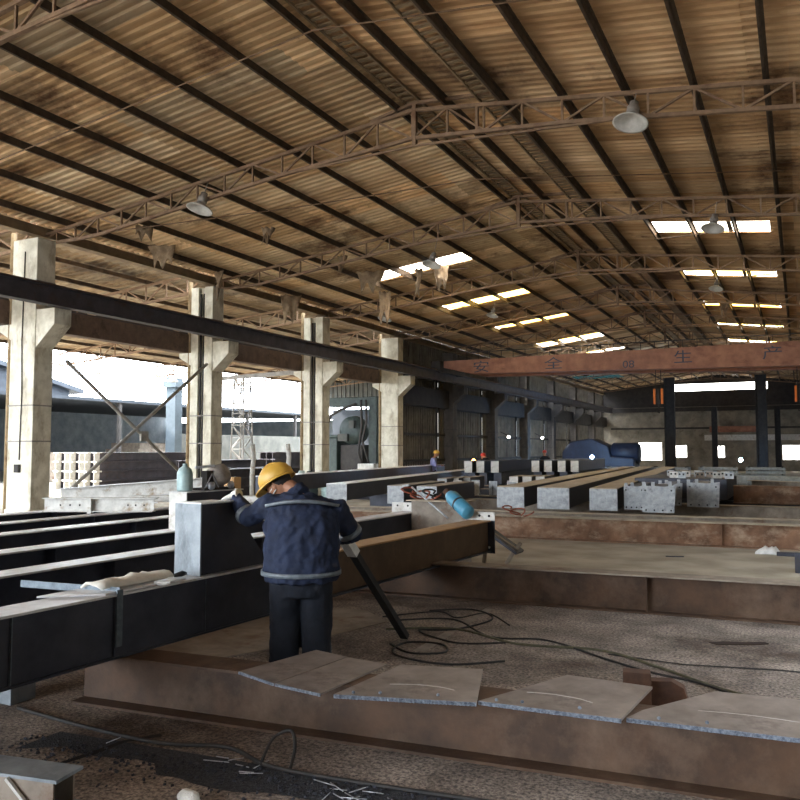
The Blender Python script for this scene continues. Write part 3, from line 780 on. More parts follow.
e2 = gpart('end_tab', 'end_white', lambda m: m.box(-.22, .2, 9.1, 9.115, .42, .53), label='pale tab above the flange with two holes')  # upper part of the end plate, its light put into a paler colour
m = MB()
for k in (-.02, .12): m.lathe([(.017, -.002), (.017, .002)], (k, 9.097, .48), 10, Matrix.Rotation(R(90), 3, 'X'))
m.build('bolt_hole', 'black_rubber', e2)
m = MB()
for k in (-.02, .12): m.lathe([(.017, -.002), (.017, .002)], (k, 9.097, .06), 10, Matrix.Rotation(R(90), 3, 'X'))
m.build('bolt_hole', 'window_glow' if 0 else 'end_white', e)

# haunch block standing on the girder
t = thing('haunch_block', 'tall tapered steel haunch with grey front standing on the girder', 'steel block', (-4.19, 4.78, .772), -2.6)
m = MB(); m.prism([(0, 0), (0, .535), (.36, .535), (.84, .0)], 0, -.1, .1); m.build('side_plates', 'dark_steel', t)
m = MB(); m.box(-.13, .13, -.014, 0, 0, .54); m.build('front_plate', 'block_grey', t, label='mottled grey front plate')  # front paler than the dark sides, light from the front put into colour
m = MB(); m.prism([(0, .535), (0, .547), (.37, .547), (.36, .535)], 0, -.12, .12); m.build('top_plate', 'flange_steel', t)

# plate, papers, square ruler on girder
t = thing('cover_plate', 'thin pale steel plate lying on the girder in front of haunch', 'plate', (-4.24, 3.6, .772), -2.6)
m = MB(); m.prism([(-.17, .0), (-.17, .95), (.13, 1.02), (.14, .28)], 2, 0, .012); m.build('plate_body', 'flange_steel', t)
m = MB(); vs = []; fs = []; n = 12
for j in range(5):
    for i in range(n + 1):
        vs.append((-.18 + j * .05, i * .055, .006 + .05 * abs(noise.noise((i * .5, j * .8, 3))) * (1.4 if 0 < j < 4 else .3) + .02 * (j in (1, 2, 3))))
for j in range(4):
    for i in range(n): fs.append((j * (n + 1) + i, j * (n + 1) + i + 1, (j + 1) * (n + 1) + i + 1, (j + 1) * (n + 1) + i))
m.add(vs, fs, True); o = m.build('crumpled_cloth', 'paper'); o.location = (-4.17, 3.9, .786); o.rotation_euler = (0, 0, R(-2)); s = o.modifiers.new('t', 'SOLIDIFY'); s.thickness = .012; s.offset = 1
tag(o, 'crumpled cream cloth lying on the plate before the haunch', 'cloth')
m = MB(); m.tube([(0, 0, .02), (.02, .06, .028), (.0, .12, .02)], [.012, .022, .014], 8); o = m.build('work_glove', 'black_rubber'); o.location = (-4.12, 4.55, .785)
tag(o, 'small black glove end beside the cream cloth', 'glove')
m = MB(); m.box(0, .03, 0, .11, 0, .02); m.box(.03, .045, .02, .09, 0, .012); o = m.build('paper_scrap', 'white_rag', bevel=.004); o.location = (-4.07, 4.3, .79); o.rotation_euler = (0, R(14), R(-50))
tag(o, 'small white paper scrap at girder edge below the haunch', 'paper')
t = thing('steel_square', 'L-shaped steel square ruler hooked over the girder edge', 'ruler', (-4.07, 3.98, .785), -2.6)
m = MB(); m.bar((-.0, .0, .0), (-.8, -.16, .01), .004, .048); m.build('blade', 'ruler', t)
m = MB(); m.box(.0, .01, -.03, .02, -.36, .01); m.build('stock', 'ruler', t)

# plates on the foreground skid beam
plates = [('left one of the pair below the worker', [(-3.14, 4.06), (-3.0, 4.72), (-2.72, 4.66), (-2.8, 3.95)], .0),
          ('right one of the pair below the worker', [(-2.79, 3.95), (-2.71, 4.65), (-2.4, 4.62), (-2.45, 3.9)], .0),
          ('broad middle one with frosted cut edge', [(-2.36, 3.9), (-2.3, 4.62), (-1.8, 4.75), (-1.6, 4.12)], .004),
          ('tilted pentagonal one right of the middle', [(-1.6, 4.15), (-1.47, 4.45), (-1.3, 4.86), (-.8, 4.84), (-.85, 4.2)], .004),
          ('rightmost, running out of the picture', [(-.83, 4.24), (-.78, 4.4), (-.47, 4.92), (.4, 5.0), (.42, 4.35)], .0)]
for i, (lb, q, dz) in enumerate(plates):
    c = (sum(p[0] for p in q) / len(q), sum(p[1] for p in q) / len(q))
    t = thing('cut_plate', 'flame-cut steel plate on foreground beam, %s' % lb, 'steel plate', (c[0], c[1], .345 + dz), 0, 'flame-cut plates on the foreground beam')
    t.rotation_euler = (R((0, 0, -1.5, 1.0, .8)[i]) * 0, 0, 0)
    th = .012 if i < 2 else .016
    m = MB(); m.prism([(p[0] - c[0], p[1] - c[1]) for p in q], 2, .002, th); m.build('plate_body', 'plate', t)
    m = MB(); a = Vector((q[0][0] - c[0], q[0][1] - c[1], 0)); b = Vector((q[-1][0] - c[0], q[-1][1] - c[1], 0)); n = 40
    for k in range(n):
        p = a.lerp(b, (k + .5) / n); r_ = .004 + .004 * random.random()
        m.cbox((p.x + .0, p.y - .004, th * .45 - .002), ((b - a).length / n * 1.05, .004 + r_ * .6, th + r_ * .6))
    m.build('cut_edge', 'cut_edge', t, label='jagged blue-grey flame-cut edge')
    if i >= 2:
        m = MB(); pts = [a.lerp(b, .25 + .1 * k) + Vector((0, .25 + .02 * math.sin(k * .9) - (.0 if k < 5 else .03 * (k - 4)), th + .001)) for k in range(6)]
        for p, r_ in zip(pts[:-1], pts[1:]): m.bar(p, r_, .004, .0015)
        m.build('chalk_line', 'chalk', t)
        for k in range(3):
            m = MB(); p = a.lerp(b, (.12, .3, .7)[k]); m.lathe([(.004, 0), (.01, .004), (.009, .012), (.003, .016)], (p.x, p.y + .03 + .02 * k, th), 8)
            m.build('slag_bead', 'cut_edge', t)

# wooden / rusty blocks behind plates
m = MB(); m.box(-.09, .09, -.06, .06, 0, .17); o = m.build('rusty_block', 'rust_block', bevel=.006); o.location = (-1.03, 5.62, 0); o.scale = (1, 1, 1.4); o.rotation_euler = (0, 0, .2)
tag(o, 'square rusty block standing behind the tilted plate', 'block')
m = MB(); m.prism([(-.12, 0), (.14, 0), (.1, .14), (.02, .18), (-.12, .17)], 1, -.05, .05); o = m.build('rusty_offcut', 'rust_block', bevel=.004); o.location = (-.84, 5.72, 0); o.rotation_euler = (0, 0, .1)
tag(o, 'low brown rusty offcut beside the square block', 'offcut')

# end stub by foreground beam
m = MB(); m.box(-.14, .14, 0, .2, 0, .3); o = m.build('support_block', 'block_grey', bevel=.005); o.location = (-4.95, 3.75, 0)
tag(o, 'grey steel support block under the girder at the left edge', 'block')

# ------------------------------------------------------------------ mid-ground long box beams
def boxbeam(label, loc, rzv, w, h, l, mtop='top_beige', mend='end_grey', mside='dark_steel', group=None, name='box_beam'):  # top and end paler than the sides, fall of light put into colours
    t = thing(name, label, 'steel beam', loc, rzv, group)
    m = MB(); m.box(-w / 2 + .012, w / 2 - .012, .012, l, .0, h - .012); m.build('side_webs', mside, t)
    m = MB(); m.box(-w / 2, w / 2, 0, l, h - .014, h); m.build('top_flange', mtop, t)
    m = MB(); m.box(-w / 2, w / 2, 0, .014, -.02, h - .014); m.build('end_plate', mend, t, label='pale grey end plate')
    return t
boxbeam('long box beam with beige top, leftmost of the three long ones', (-5.84, 17.2, .452), 4.5, .62, .45, 24, group='three long box beams')
boxbeam('long box beam with beige top, middle of the three long ones', (-4.88, 17.25, .452), 4.8, .7, .45, 24, group='three long box beams')
boxbeam('long box beam with beige top, rightmost of the three long ones', (-3.8, 17.3, .452), 4.8, .58, .45, 24, group='three long box beams')
# bolted end-plate members
def endplate_member(label, loc, rzv, w, h, l):
    t = thing('column_base', label, 'steel member', loc, rzv)
    m = hbeam_mb(w * .7, h * .9, l); m.build('stub', 'dark_steel', t)
    m = MB(); m.prism([(-w / 2, .0), (w / 2, 0), (w / 2 + .03, h), (w * .2, h * .94), (-w / 2, h * .97)], 1, -.02, 0)
    e = m.build('end_plate', 'end_grey', t, label='mottled grey plate with bolt holes')
    m = MB()
    for sx in (-.38, -.12, .14, .4):
        m.lathe([(.018, -.002), (.018, .002)], (sx * w, -.022, .05), 8, Matrix.Rotation(R(90), 3, 'X'))
    for sx in (-.4, .42): m.lathe([(.018, -.002), (.018, .002)], (sx * w, -.022, h * .8), 8, Matrix.Rotation(R(90), 3, 'X'))
    m.build('bolt_hole', 'black_rubber', e)
    m = MB()
    for k in range(3): m.bar((-.1 + .07 * k, -.023, h * .35 + .05 * k), (-.03 + .07 * k, -.023, h * .6 + .02 * k), .025, .003)
    m.build('chalk_mark', 'chalk', e)
    m = MB()
    for k in (0, 1, 3): m.box(-w / 2 + k * w / 4, -.0 - w / 2 + k * w / 4 + .07, .1 + .25 * k, .12 + .25 * k, h * .9, h * 1.08)
    m.build('cleat', 'end_grey', t)
    return t
endplate_member('grey bolted end-plate member, left of the pair by the box beams', (-2.62, 16.95, .452), 5, .62, .56, 1.9)
endplate_member('grey bolted end-plate member, right of the pair by the box beams', (-1.98, 19.0, .455), 5, .66, .56, 2.2)
endplate_member('darker end-plate member overlapped by the left bolted plate', (-3.22, 17.6, .452), 5, .4, .52, 3.0)
endplate_member('darker end-plate member overlapped by the right bolted plate', (-2.72, 19.3, .455), 5, .5, .52, 2.2)
k = 0
for r_ in range(3):
    for c_ in range(5):
        t = thing('angle_cleat', 'small pale notched cleat among the heap, %s row, %s from left' % (ORD[r_], ORD[c_]), 'cleat', (-3.2 + .36 * c_ - .15 * r_, 22.2 + .95 * r_, 1.0 + .02 * r_), 10 * (c_ % 3), 'pale cleats heaped on the bolted members')
        t.location[2] = .985
        m = MB(); m.box(0, .22, 0, .012, 0, .16); m.box(0, .22, 0, .16, 0, .012); m.build('angle', ('end_white', 'end_grey', 'dull_beam')[(c_ + 2 * r_) % 3], t)
        t.rotation_euler[2] = random.uniform(-.6, .6); t.location[0] += random.uniform(-.06, .06); t.location[1] += random.uniform(-.3, .3)
        for q in (.02, .13):
            m = MB(); m.box(q, q + .05, -.003, .0, .08, .13); m.build('slot', 'black_rubber', t)
m = MB(); m.box(-4.0, -1.7, 22.0, 25.4, .45, .98)
tag(m.build('packed_beam_bundle', 'dark_steel', origin=(-2.7, 22.0, .45), bevel=.02), 'dark packed steel block bundle under the pale cleats', 'steel block')
# rows of small box ends
def px2(lat, dep): return (-.4473 * dep + .8944 * lat, .8944 * dep + .4473 * lat)
row1 = [(468, 30), (480, 30), (494.5, 30), (535, 31), (547.5, 31), (561, 31), (574, 31)]
for i, (pxx, d) in enumerate(row1):
    x, y = px2((pxx - 400) / 800 * d, d)
    boxbeam('white-ended box beam on the upper back layer, %s from the left' % ORD[i], (x, y, .9), 4, .3, .42, 7, mtop='dark_steel', mend='end_white', group='white-ended box beams, upper layer')
    boxbeam('dark-ended box beam directly beneath the upper layer, %s from left' % ORD[i], (x, y + .3, .452), 4, .3, .42, 7, mtop='dark_steel', mend='dark_steel', group='dark box beams, lower layer')
row2 = [(458.5, 25.6), (517, 27), (530, 27), (543, 27), (447, 25), (470, 26)]
for i, (pxx, d) in enumerate(row2):
    x, y = px2((pxx - 400) / 800 * d, d)
    boxbeam('short box beam with pale square end before the back layers, %s one' % ORD[i], (x, y - .4, .452), 4, .3, .40, 1.6, mtop='dull_beam', mend='end_white' if i < 4 else 'end_grey', group='short pale-ended box beams')
# skid under them
hbeam('skid_beam', 'dark skid beam beneath the white-ended box beams', (-14.2, 24.6, 0), -90 + 5, .3, .45, 8.5, 'dark_steel', 'dull_beam')
hbeam('skid_beam', 'second dark skid beam farther beneath the white-ended beams', (-13.4, 30.9, 0), -90 + 5, .3, .45, 8.0, 'dark_steel', 'dull_beam')
# two long diagonal beams to the back left
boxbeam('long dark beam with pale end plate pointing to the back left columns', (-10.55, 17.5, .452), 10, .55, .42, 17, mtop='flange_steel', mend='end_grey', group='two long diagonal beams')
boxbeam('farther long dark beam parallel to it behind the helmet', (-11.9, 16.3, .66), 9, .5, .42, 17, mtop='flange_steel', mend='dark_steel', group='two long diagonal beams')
for i, (x, y, h) in enumerate(((-8.75, 17.25, .42), (-7.95, 17.3, .42))):
    boxbeam('short beam with mottled pale end behind the girder, %s one' % ('left', 'right')[i], (x, y, .452), 4, (.42, .5)[i], h, 3, mtop='dull_beam', mend='end_grey', group='short mottled beams')
for i in range(1, 7):
    t = thing('bracket_piece', 'small pale bracket on the beams beyond the blue cylinder, %s from left' % ORD[i - 1], 'bracket', (-9.3 + .36 * i, 20.8 + .5 * (i % 3), .452), 8 * (i % 4), 'pale brackets beyond the cylinder')
    m = MB(); m.box(0, .24, 0, .014, 0, .4); m.build('plate', 'end_white' if i % 2 else 'end_grey', t)
    m = MB(); m.box(0, .24, 0, .5, 0, .014); m.box(.1, .12, 0, .5, .01, .3); m.build('foot', 'dark_steel', t)
hbeam('skid_beam', 'dark skid beam beneath the pale brackets', (-11.5, 21.0, 0), -90 + 4, .5, .45, 5.5, 'dark_steel', 'dull_beam')

# right side: pipe, angled beam, dark beams standing in for shaded gaps
m = MB(); m.lathe([(.36, 0), (.36, 5.5)], (0, 0, 0), 20, Matrix.Rotation(R(90), 3, 'Y')); o = m.build('steel_pipe', 'block_grey'); o.location = (-2.3, 34.4, .36)
tag(o, 'thick grey steel pipe lying across at the right side', 'pipe')
m = MB(); m.lathe([(.3, 0), (.3, 3.2)], (0, 0, 0), 18, Matrix.Rotation(R(90), 3, 'Y')); o = m.build('steel_pipe', 'block_grey'); o.location = (-5.4, 42.2, .3)
tag(o, 'shorter grey steel pipe left of the thick one', 'pipe')
hbeam('steel_beam', 'pale angled beam reaching in from the right edge', (-1.3, 25.4, .45), -125, .4, .4, 4, 'dull_beam', 'dull_beam')
for i in range(3):
    hbeam('steel_beam', 'dark beam lying across in the shadow at right, %s layer' % ('lower', 'middle', 'upper')[i], (-2.0 - .2 * i, 23.6 + .8 * i, 0), -90, .3, .35 + .1 * i, 5.5, 'dark_steel', 'dark_steel')

# small beam piece and channel on top of the left row
t = thing('beam_offcut', 'short pale beam with flange stub lying across the left row', 'steel beam', (-10.45, 8.65, .775), -65)
m = MB(); m.box(-.1, .1, 0, 1.75, .2, .215); m.build('top_flange', 'end_white', t)
m = MB(); m.box(-.008, .008, 0, 1.7, .014, .2); e = m.build('web', 'end_white', t)
m = MB(); m.box(-.09, .09, 0, 1.7, 0, .014); m.build('bottom_flange', 'end_white', t)
m = MB()
for y in (.25, .4, .55, 1.3, 1.42, 1.55): m.lathe([(.014, -.002), (.014, .002)], (.011, y, .1), 8, Matrix.Rotation(R(90), 3, 'Y'))
m.build('bolt_hole', 'black_rubber', e)
m = MB(); m.box(.0, .1, .7, .76, -.12, .2); m.build('stub', 'end_white', t)
t = thing('steel_channel', 'pale steel channel lying askew behind the short pale beam', 'steel channel', (-11.9, 10.2, .775), -52)
m = MB(); m.box(-.02, -.005, 0, 2.6, 0, .26); m.build('web', 'end_white', t)
m = MB(); m.box(-.02, .12, 0, 2.6, .25, .262); m.build('upper_flange', 'flange_steel', t)
m = MB(); m.box(-.02, .12, 0, 2.6, 0, .012); m.build('lower_flange', 'flange_steel', t); t.rotation_euler[0] = R(4)
t = thing('steel_channel', 'smooth pale channel between the askew one and the cutting machine', 'steel channel', (-9.9, 9.9, .775), -68)
m = MB(); m.box(-.1, .1, 0, 2.4, .1, .2); m.build('body', 'end_white', t, bevel=.02)
# machine on its box
t = thing('machine_stand', 'dark steel box with pale end standing behind haunch', 'box', (-6.62, 7.35, .773), -3)
m = MB(); m.box(-.13, .13, .012, .95, 0, .44); m.build('body', 'dark_steel', t)
m = MB(); m.box(-.14, .14, 0, .012, 0, .45); m.build('end_plate', 'end_white', t)
m = MB(); m.box(-.15, .15, 0, 1.0, .44, .452); m.build('lid', 'flange_steel', t)
t = thing('cutting_machine', 'pale green gas cutting machine with round motor on the steel box', 'machine', (-6.62, 7.5, 1.226), -3)
m = MB(); m.lathe([(.09, 0), (.095, .02), (.095, .22), (.07, .27), (.03, .3), (.03, .33)], (-.08, .05, 0), 18); m.build('canister', 'teal_machine', t)
m = MB(); m.lathe([(.05, -.1), (.13, -.08), (.14, 0), (.13, .1), (.06, .14)], (.02, .52, .17), 20, Matrix.Rotation(R(70), 3, 'Y')); m.build('motor', 'lamp_grey', t)
m = MB(); m.box(-.1, .1, .2, .75, .0, .03); m.box(-.02, .06, .28, .4, .03, .24); m.build('carriage', 'dark_frame', t)
for yy in (.3, .65):
    m = MB(); m.lathe([(.05, -.015), (.05, .015)], (.12, yy, .055), 14, Matrix.Rotation(R(90), 3, 'Y')); m.build('wheel', 'rod', t)
m = MB(); m.bar((-.02, .16, .28), (.05, .42, .3), .03); m.bar((.09, .22, .03), (.09, .34, .2), .012); m.bar((.09, .46, .03), (.09, .34, .2), .012); m.build('arm', 'rod', t)

# leaning black bar and white handle by worker
t = thing('leaning_bar', "black square steel bar slanting from the floor up to the worker's right hand", 'bar', (-3.26, 6.62, .0))
m = MB(); m.bar((0, 0, .03), (-.05, -.86, .88), .075, .05); m.build('bar', 'black_rubber', t)
m = MB(); m.bar((-.05, -.85, .87), (-.06, -.98, 1.0), .09, .07); m.build('handle', 'white_rag', t, label='white wrapped upper end')
# leaning dark plate by girder end
t = thing('leaning_plate', 'dark ribbed plate leaning behind the girder end', 'plate', (-4.1, 11.35, 0))
m = MB(); m.bar((-.35, .2, .62), (.32, .2, .2), .04, .34, up=(0, 1, 0)); m.build('panel', 'dark_steel', t)
m = MB(); m.bar((-.3, .17, .6), (.3, .17, .24), .02, .03); m.bar((.33, .2, .34), (.1, .2, .02), .05, .05); m.bar((-.2, .2, .45), (-.25, .2, .0), .05, .05); m.build('rib', 'dull_beam', t)

# gas cylinder, hoses
t = thing('gas_cylinder', 'light blue gas cylinder leaning on beams beyond the girder end', 'gas cylinder', (-4.03, 10.12, .87))
d = Vector((-.46, .38, .24)).to_track_quat('Z', 'Y').to_matrix()
m = MB(); m.lathe([(.08, 0), (.1, .02), (.1, .5), (.07, .58), (.035, .62)], (0, 0, 0), 20, d); m.build('body', 'gas_blue', t)
m = MB(); m.lathe([(.035, .6), (.035, .66), (.05, .67), (.05, .7), (.02, .71)], (0, 0, 0), 12, d); m.build('valve', 'rust_block', t)
m = MB(); m.lathe([(.102, .26), (.104, .27), (.104, .29), (.102, .3)], (0, 0, 0), 20, d); m.build('strap', 'black_rubber', t)
hs = [('hose_red', 'red-brown tangled hose above the blue cylinder', (-5.15, 11.0, 1.09)), ('hose_dark', 'dark tangled hose draped over the blue cylinder', (-4.8, 11.0, 1.07)), ('hose_red', 'red hose loops at the right of blue cylinder', (-5.0, 15.15, .56))]
for i, (mt, lb, c) in enumerate(hs):
    random.seed(20 + i); pts = []
    for k in range(26):
        a = k * .8; pts.append((c[0] + (.02 * k - .25) + .11 * math.cos(a), c[1] + .12 * math.sin(a * 1.3), c[2] + .07 * math.sin(a * .7) - .004 * k))
    P = []
    for k in range(len(pts) - 1):
        for q in range(3): P.append(Vector(pts[k]).lerp(Vector(pts[k + 1]), q / 3))
    m = MB(); m.tube(P, .014, 6); o = m.build('hose', mt, origin=c); tag(o, lb, 'hose', 'tangled hoses')
m = MB(); m.tube([(0, 0, 0), (.72, -.3, -.42)], .014, 8); m.tube([(-.05, .02, .03), (-.2, .1, .0)], .02, 8); o = m.build('cutting_torch', 'rod'); o.location = (-5.3, 11.0, 1.16)
tag(o, 'thin pale cutting torch pipe slanting before the blue cylinder', 'torch')
hbeam('skid_beam', 'short beige trestle beam holding the blue cylinder and hoses', (-5.28, 10.95, 0), -90 + 2, .42, .98, .95, 'dull_beam', 'top_beige')

# cables on the floor
def cable(label, pts, r=.009, mt='hose_dark'):
    P = []; n = len(pts)
    pv = [Vector((p[0], p[1], p[2] if len(p) > 2 else r)) for p in pts]
    for i in range(n - 1):
        p0, p1, p2, p3 = pv[max(i - 1, 0)], pv[i], pv[i + 1], pv[min(i + 2, n - 1)]
        for k in range(8):
            u = k / 8
            P.append(.5 * ((2 * p1) + (-p0 + p2) * u + (2 * p0 - 5 * p1 + 4 * p2 - p3) * u * u + (-p0 + 3 * p1 - 3 * p2 + p3) * u ** 3))
    P.append(pv[-1])
    m = MB(); m.tube(P, r, 6); o = m.build('floor_cable', mt, origin=P[0])
    return tag(o, label, 'cable', 'cables lying on the floor')
cable('dark cable snaking from the girder across the floor', [(-3.7, 7.3), (-3.2, 7.6), (-2.6, 7.05), (-2.1, 7.15), (-1.5, 6.75), (-1.1, 6.5), (-.7, 6.35), (-.3, 6.0)])
cable('olive hose curving right behind the plates', [(-3.6, 6.9), (-3.0, 7.2), (-2.3, 6.9), (-1.6, 7.0), (-1.1, 6.7), (-.6, 6.3), (-.1, 6.0), (.5, 5.6)], .011, 'hose_olive')
cable('dark cable looping by the leaning bar', [(-3.6, 7.9), (-3.2, 8.15), (-2.85, 7.8), (-3.0, 7.2), (-3.3, 7.0), (-2.8, 6.7), (-2.4, 6.9)])
cable('black cable coiled beside the bar foot', [(-3.3, 6.4), (-3.0, 6.2), (-2.75, 6.35), (-2.9, 6.6), (-3.2, 6.5), (-3.1, 6.1), (-2.6, 6.0), (-2.2, 6.3)])
cable('thin cable behind the worker toward second skid beam', [(-3.9, 7.4), (-3.5, 7.9), (-3.2, 7.7), (-3.0, 8.05), (-2.6, 7.6)], .007)
cable('dark hose lying along foot of the foreground beam', [(-4.7, 3.72), (-4.0, 3.66), (-3.4, 3.66), (-3.0, 3.78), (-2.6, 3.66), (-2.0, 3.7), (-1.2, 3.8), (-.4, 3.86), (.5, 3.95)], .012)
cable('small cable loop rising against the foreground beam', [(-2.68, 3.66, .012), (-2.7, 3.8, .1), (-2.62, 3.86, .14), (-2.55, 3.8, .08), (-2.5, 3.68, .012)], .01)
# black swarf along beam
random.seed(3)
m = MB()
for k in range(900):
    x = random.uniform(-4.2, .6); yb = 3.7 + (x + 2) * .09
    y = yb - abs(random.gauss(0, .17)) - (.0 if x > -3 else .05)
    s = random.uniform(.004, .012)
    M_ = Matrix.Rotation(random.random() * 6, 3, 'Z') @ Matrix.Rotation(random.random() * 6, 3, 'X')
    m.cbox((x, y, s * .5), (s * 1.6, s * 1.2, s), M_)
o = tag(m.build('metal_swarf', 'slag'), 'dark blue-black metal grit scattered along the foreground beam', 'grit', kind='stuff')
m = MB(); top = []; bot = []
for k in range(40):
    x = -4.1 + k * .125; yb = 3.74 + (x + 2) * .09
    top.append((x, yb)); bot.append((x, yb - .16 - .3 * abs(noise.noise((x * 1.3, 0, 7))) - .12 * abs(noise.noise((x * 6, 2, 1))) - (.12 if -3.2 < x < -1.6 else 0)))
for k in range(39): m.add([(top[k][0], top[k][1], .003), (bot[k][0], bot[k][1], .003), (bot[k + 1][0], bot[k + 1][1], .003), (top[k + 1][0], top[k + 1][1], .003)], [(0, 1, 2, 3)])
tag(m.build('grit_bed', 'grit', origin=(-2, 3.5, 0)), 'blue-black bed of fine grit along foot of the foreground beam', 'grit', kind='stuff')
def rods(n, cx, cy, sp, seed, lab):
    random.seed(seed)
    for i in range(n):
        a = random.uniform(-.5, .5) + (1.4 if i % 4 == 0 else 0); l = random.uniform(.07, .16); x = cx + random.uniform(-sp, sp); y = cy + random.uniform(-sp * .5, sp * .5)
        m = MB(); m.tube([(-l / 2, 0, 0), (l / 2, 0, 0)], .0028, 6); o = m.build('welding_rod', 'rod'); o.location = (x, y, .006 + .003 * (i % 3)); o.rotation_euler = (0, 0, a)
        tag(o, lab, 'welding rod', lab)
rods(7, -2.78, 3.72 - .12, .16, 5, 'thin silvery welding rod in the left cluster on the gritty floor')
rods(8, -2.15, 3.55, .2, 6, 'thin silvery welding rod in the right cluster on the gritty floor')
rods(3, -1.95, 3.62, .12, 8, 'thin silvery welding rod right of the right cluster by the grit')
m = MB(); m.tube([(-.06, 0, .0), (.05, .0, .05)], .003, 6); o = m.build('welding_rod', 'rod'); o.location = (-3.62, 3.52, .01); tag(o, 'single rod end sticking up by the floor joint', 'welding rod')
# foreground painted channel
t = thing('steel_channel', 'pale painted steel channel end in the bottom left corner', 'steel channel', (-3.0, 2.66, .045), 100)
m = MB(); m.box(-.09, .09, 0, 1.2, .2, .215); m.build('upper_flange', 'block_grey', t)
m = MB(); m.box(-.085, -.075, 0.02, 1.2, .06, .2); m.box(.06, .07, .03, 1.2, .0, .2); m.build('web', 'dull_beam', t)
m = MB(); m.box(-.09, .09, 0, 1.2, .05, .06); m.build('lower_flange', 'block_grey', t)
m = MB()
for k in range(4): m.bar((-.1, .1 + .28 * k, .06), (-.1, .26 + .28 * k, .2), .015); 
m.build('lattice', 'end_white', t)
# white glove on floor, bottom
m = MB(); m.tube([(-.06, 0, .02), (-.02, .0, .035), (.04, .01, .035), (.09, .0, .02)], [.02, .035, .035, .018], 10)
for k in range(4): m.tube([(.07, -.02 + .015 * k, .025), (.13, -.035 + .024 * k, .012)], [.011, .007], 6)
o = m.build('work_glove', 'glove'); o.location = (-2.72, 3.12, 0); o.rotation_euler = (0, 0, -.3)
tag(o, 'pale work glove lying at bottom edge of the picture', 'glove')
# white rag at right by rust beam
m = MB(); random.seed(9); vs = []; fs = []
for j in range(7):
    for i in range(9):
        u = i / 8 - .5; v = j / 6 - .5
        h = .13 * max(0, 1 - (u * u + v * v) * 3.6) * (.6 + .8 * random.random())
        vs.append((u * .42, v * .32, max(.003, h)))
for j in range(6):
    for i in range(8): fs.append((j * 9 + i, j * 9 + i + 1, (j + 1) * 9 + i + 1, (j + 1) * 9 + i))
m.add(vs, fs, True); o = m.build('plastic_bag', 'white_rag'); o.location = (-.52, 14.75, 0); s = o.modifiers.new('t', 'SOLIDIFY'); s.thickness = .004; s.offset = 1
tag(o, 'crumpled white plastic bag before the orange-rust skid beam', 'bag')
m = MB(); m.box(0, .5, 0, .12, 0, .06); o = m.build('dark_offcut', 'dark_steel', bevel=.01); o.location = (-.4, 14.5, 0); tag(o, 'dark offcut lying beside the white bag', 'offcut')
m = MB(); m.box(0, .16, 0, .1, 0, .28); o = m.build('dark_post', 'dark_steel', bevel=.01); o.location = (-.12, 12.6, 0); tag(o, 'small dark post cut by the right picture edge', 'post')
m = MB(); m.box(0, .28, 0, .03, 0, .015); o = m.build('steel_scrap', 'dark_steel'); o.location = (-2.0, 13.6, 0); o.rotation_euler = (0, 0, .25); tag(o, 'thin dark scrap on the pale floor band', 'scrap')
m = MB(); m.prism([(-5.25, 5.3), (-4.35, 5.3), (-4.0, 6.1), (-3.75, 7.2), (-4.2, 7.6), (-5.4, 7.5)], 2, 0.002, .012)
o = m.build('floor_plate', 'dull_beam'); tag(o, 'flat grey steel sheet on the floor under the girder', 'steel plate')

# ------------------------------------------------------------------ stacks in the neighbouring bay
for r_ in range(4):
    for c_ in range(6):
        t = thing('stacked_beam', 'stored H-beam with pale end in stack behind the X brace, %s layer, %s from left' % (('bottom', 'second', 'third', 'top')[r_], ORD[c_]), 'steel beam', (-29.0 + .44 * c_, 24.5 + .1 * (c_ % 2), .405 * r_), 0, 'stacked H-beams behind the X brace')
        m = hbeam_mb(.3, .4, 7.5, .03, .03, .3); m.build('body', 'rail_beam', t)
        m = hbeam_mb(.3, .4, .3, .03, .03); m.build('painted_end', 'end_white', t)  # sunlight on the beam ends put into their pale colour
def stack(label, x, y, nx, nz, w, h, l, mt='rail_beam', rzv=0):
    for r_ in range(nz):
        for c_ in range(nx):
            o = hbeam_mb(w, h, l, .03, .03).build('stacked_beam', mt); o.location = (x + c_ * (w + .06), y, r_ * (h + .004)); o.rotation_euler = (0, 0, R(rzv))
            tag(o, label + ', %s layer, %s from left' % (('bottom', 'second', 'third', 'fourth', 'fifth')[r_], ORD[c_]), 'steel beam', label)
stack('dark stored beam in the stack behind second column', -19.6, 22.5, 4, 3, .35, .34, 5)
stack('dark stored beam in the stack before the boundary wall', -26.6, 36, 3, 4, .35, .4, 6)
stack('pale-topped stored beam in the stack beside the X brace', -24.3, 27.0, 4, 3, .35, .42, 4.6)
m = MB(); m.box(-.7, .7, -.2, .2, 0, .5); o = m.build('timber_crate', 'tan_steel', bevel=.02); o.location = (-17.4, 22.0, 0); o.scale = (.3, 1, 1.6); tag(o, 'small tan crate beside the helmet in the background', 'crate')
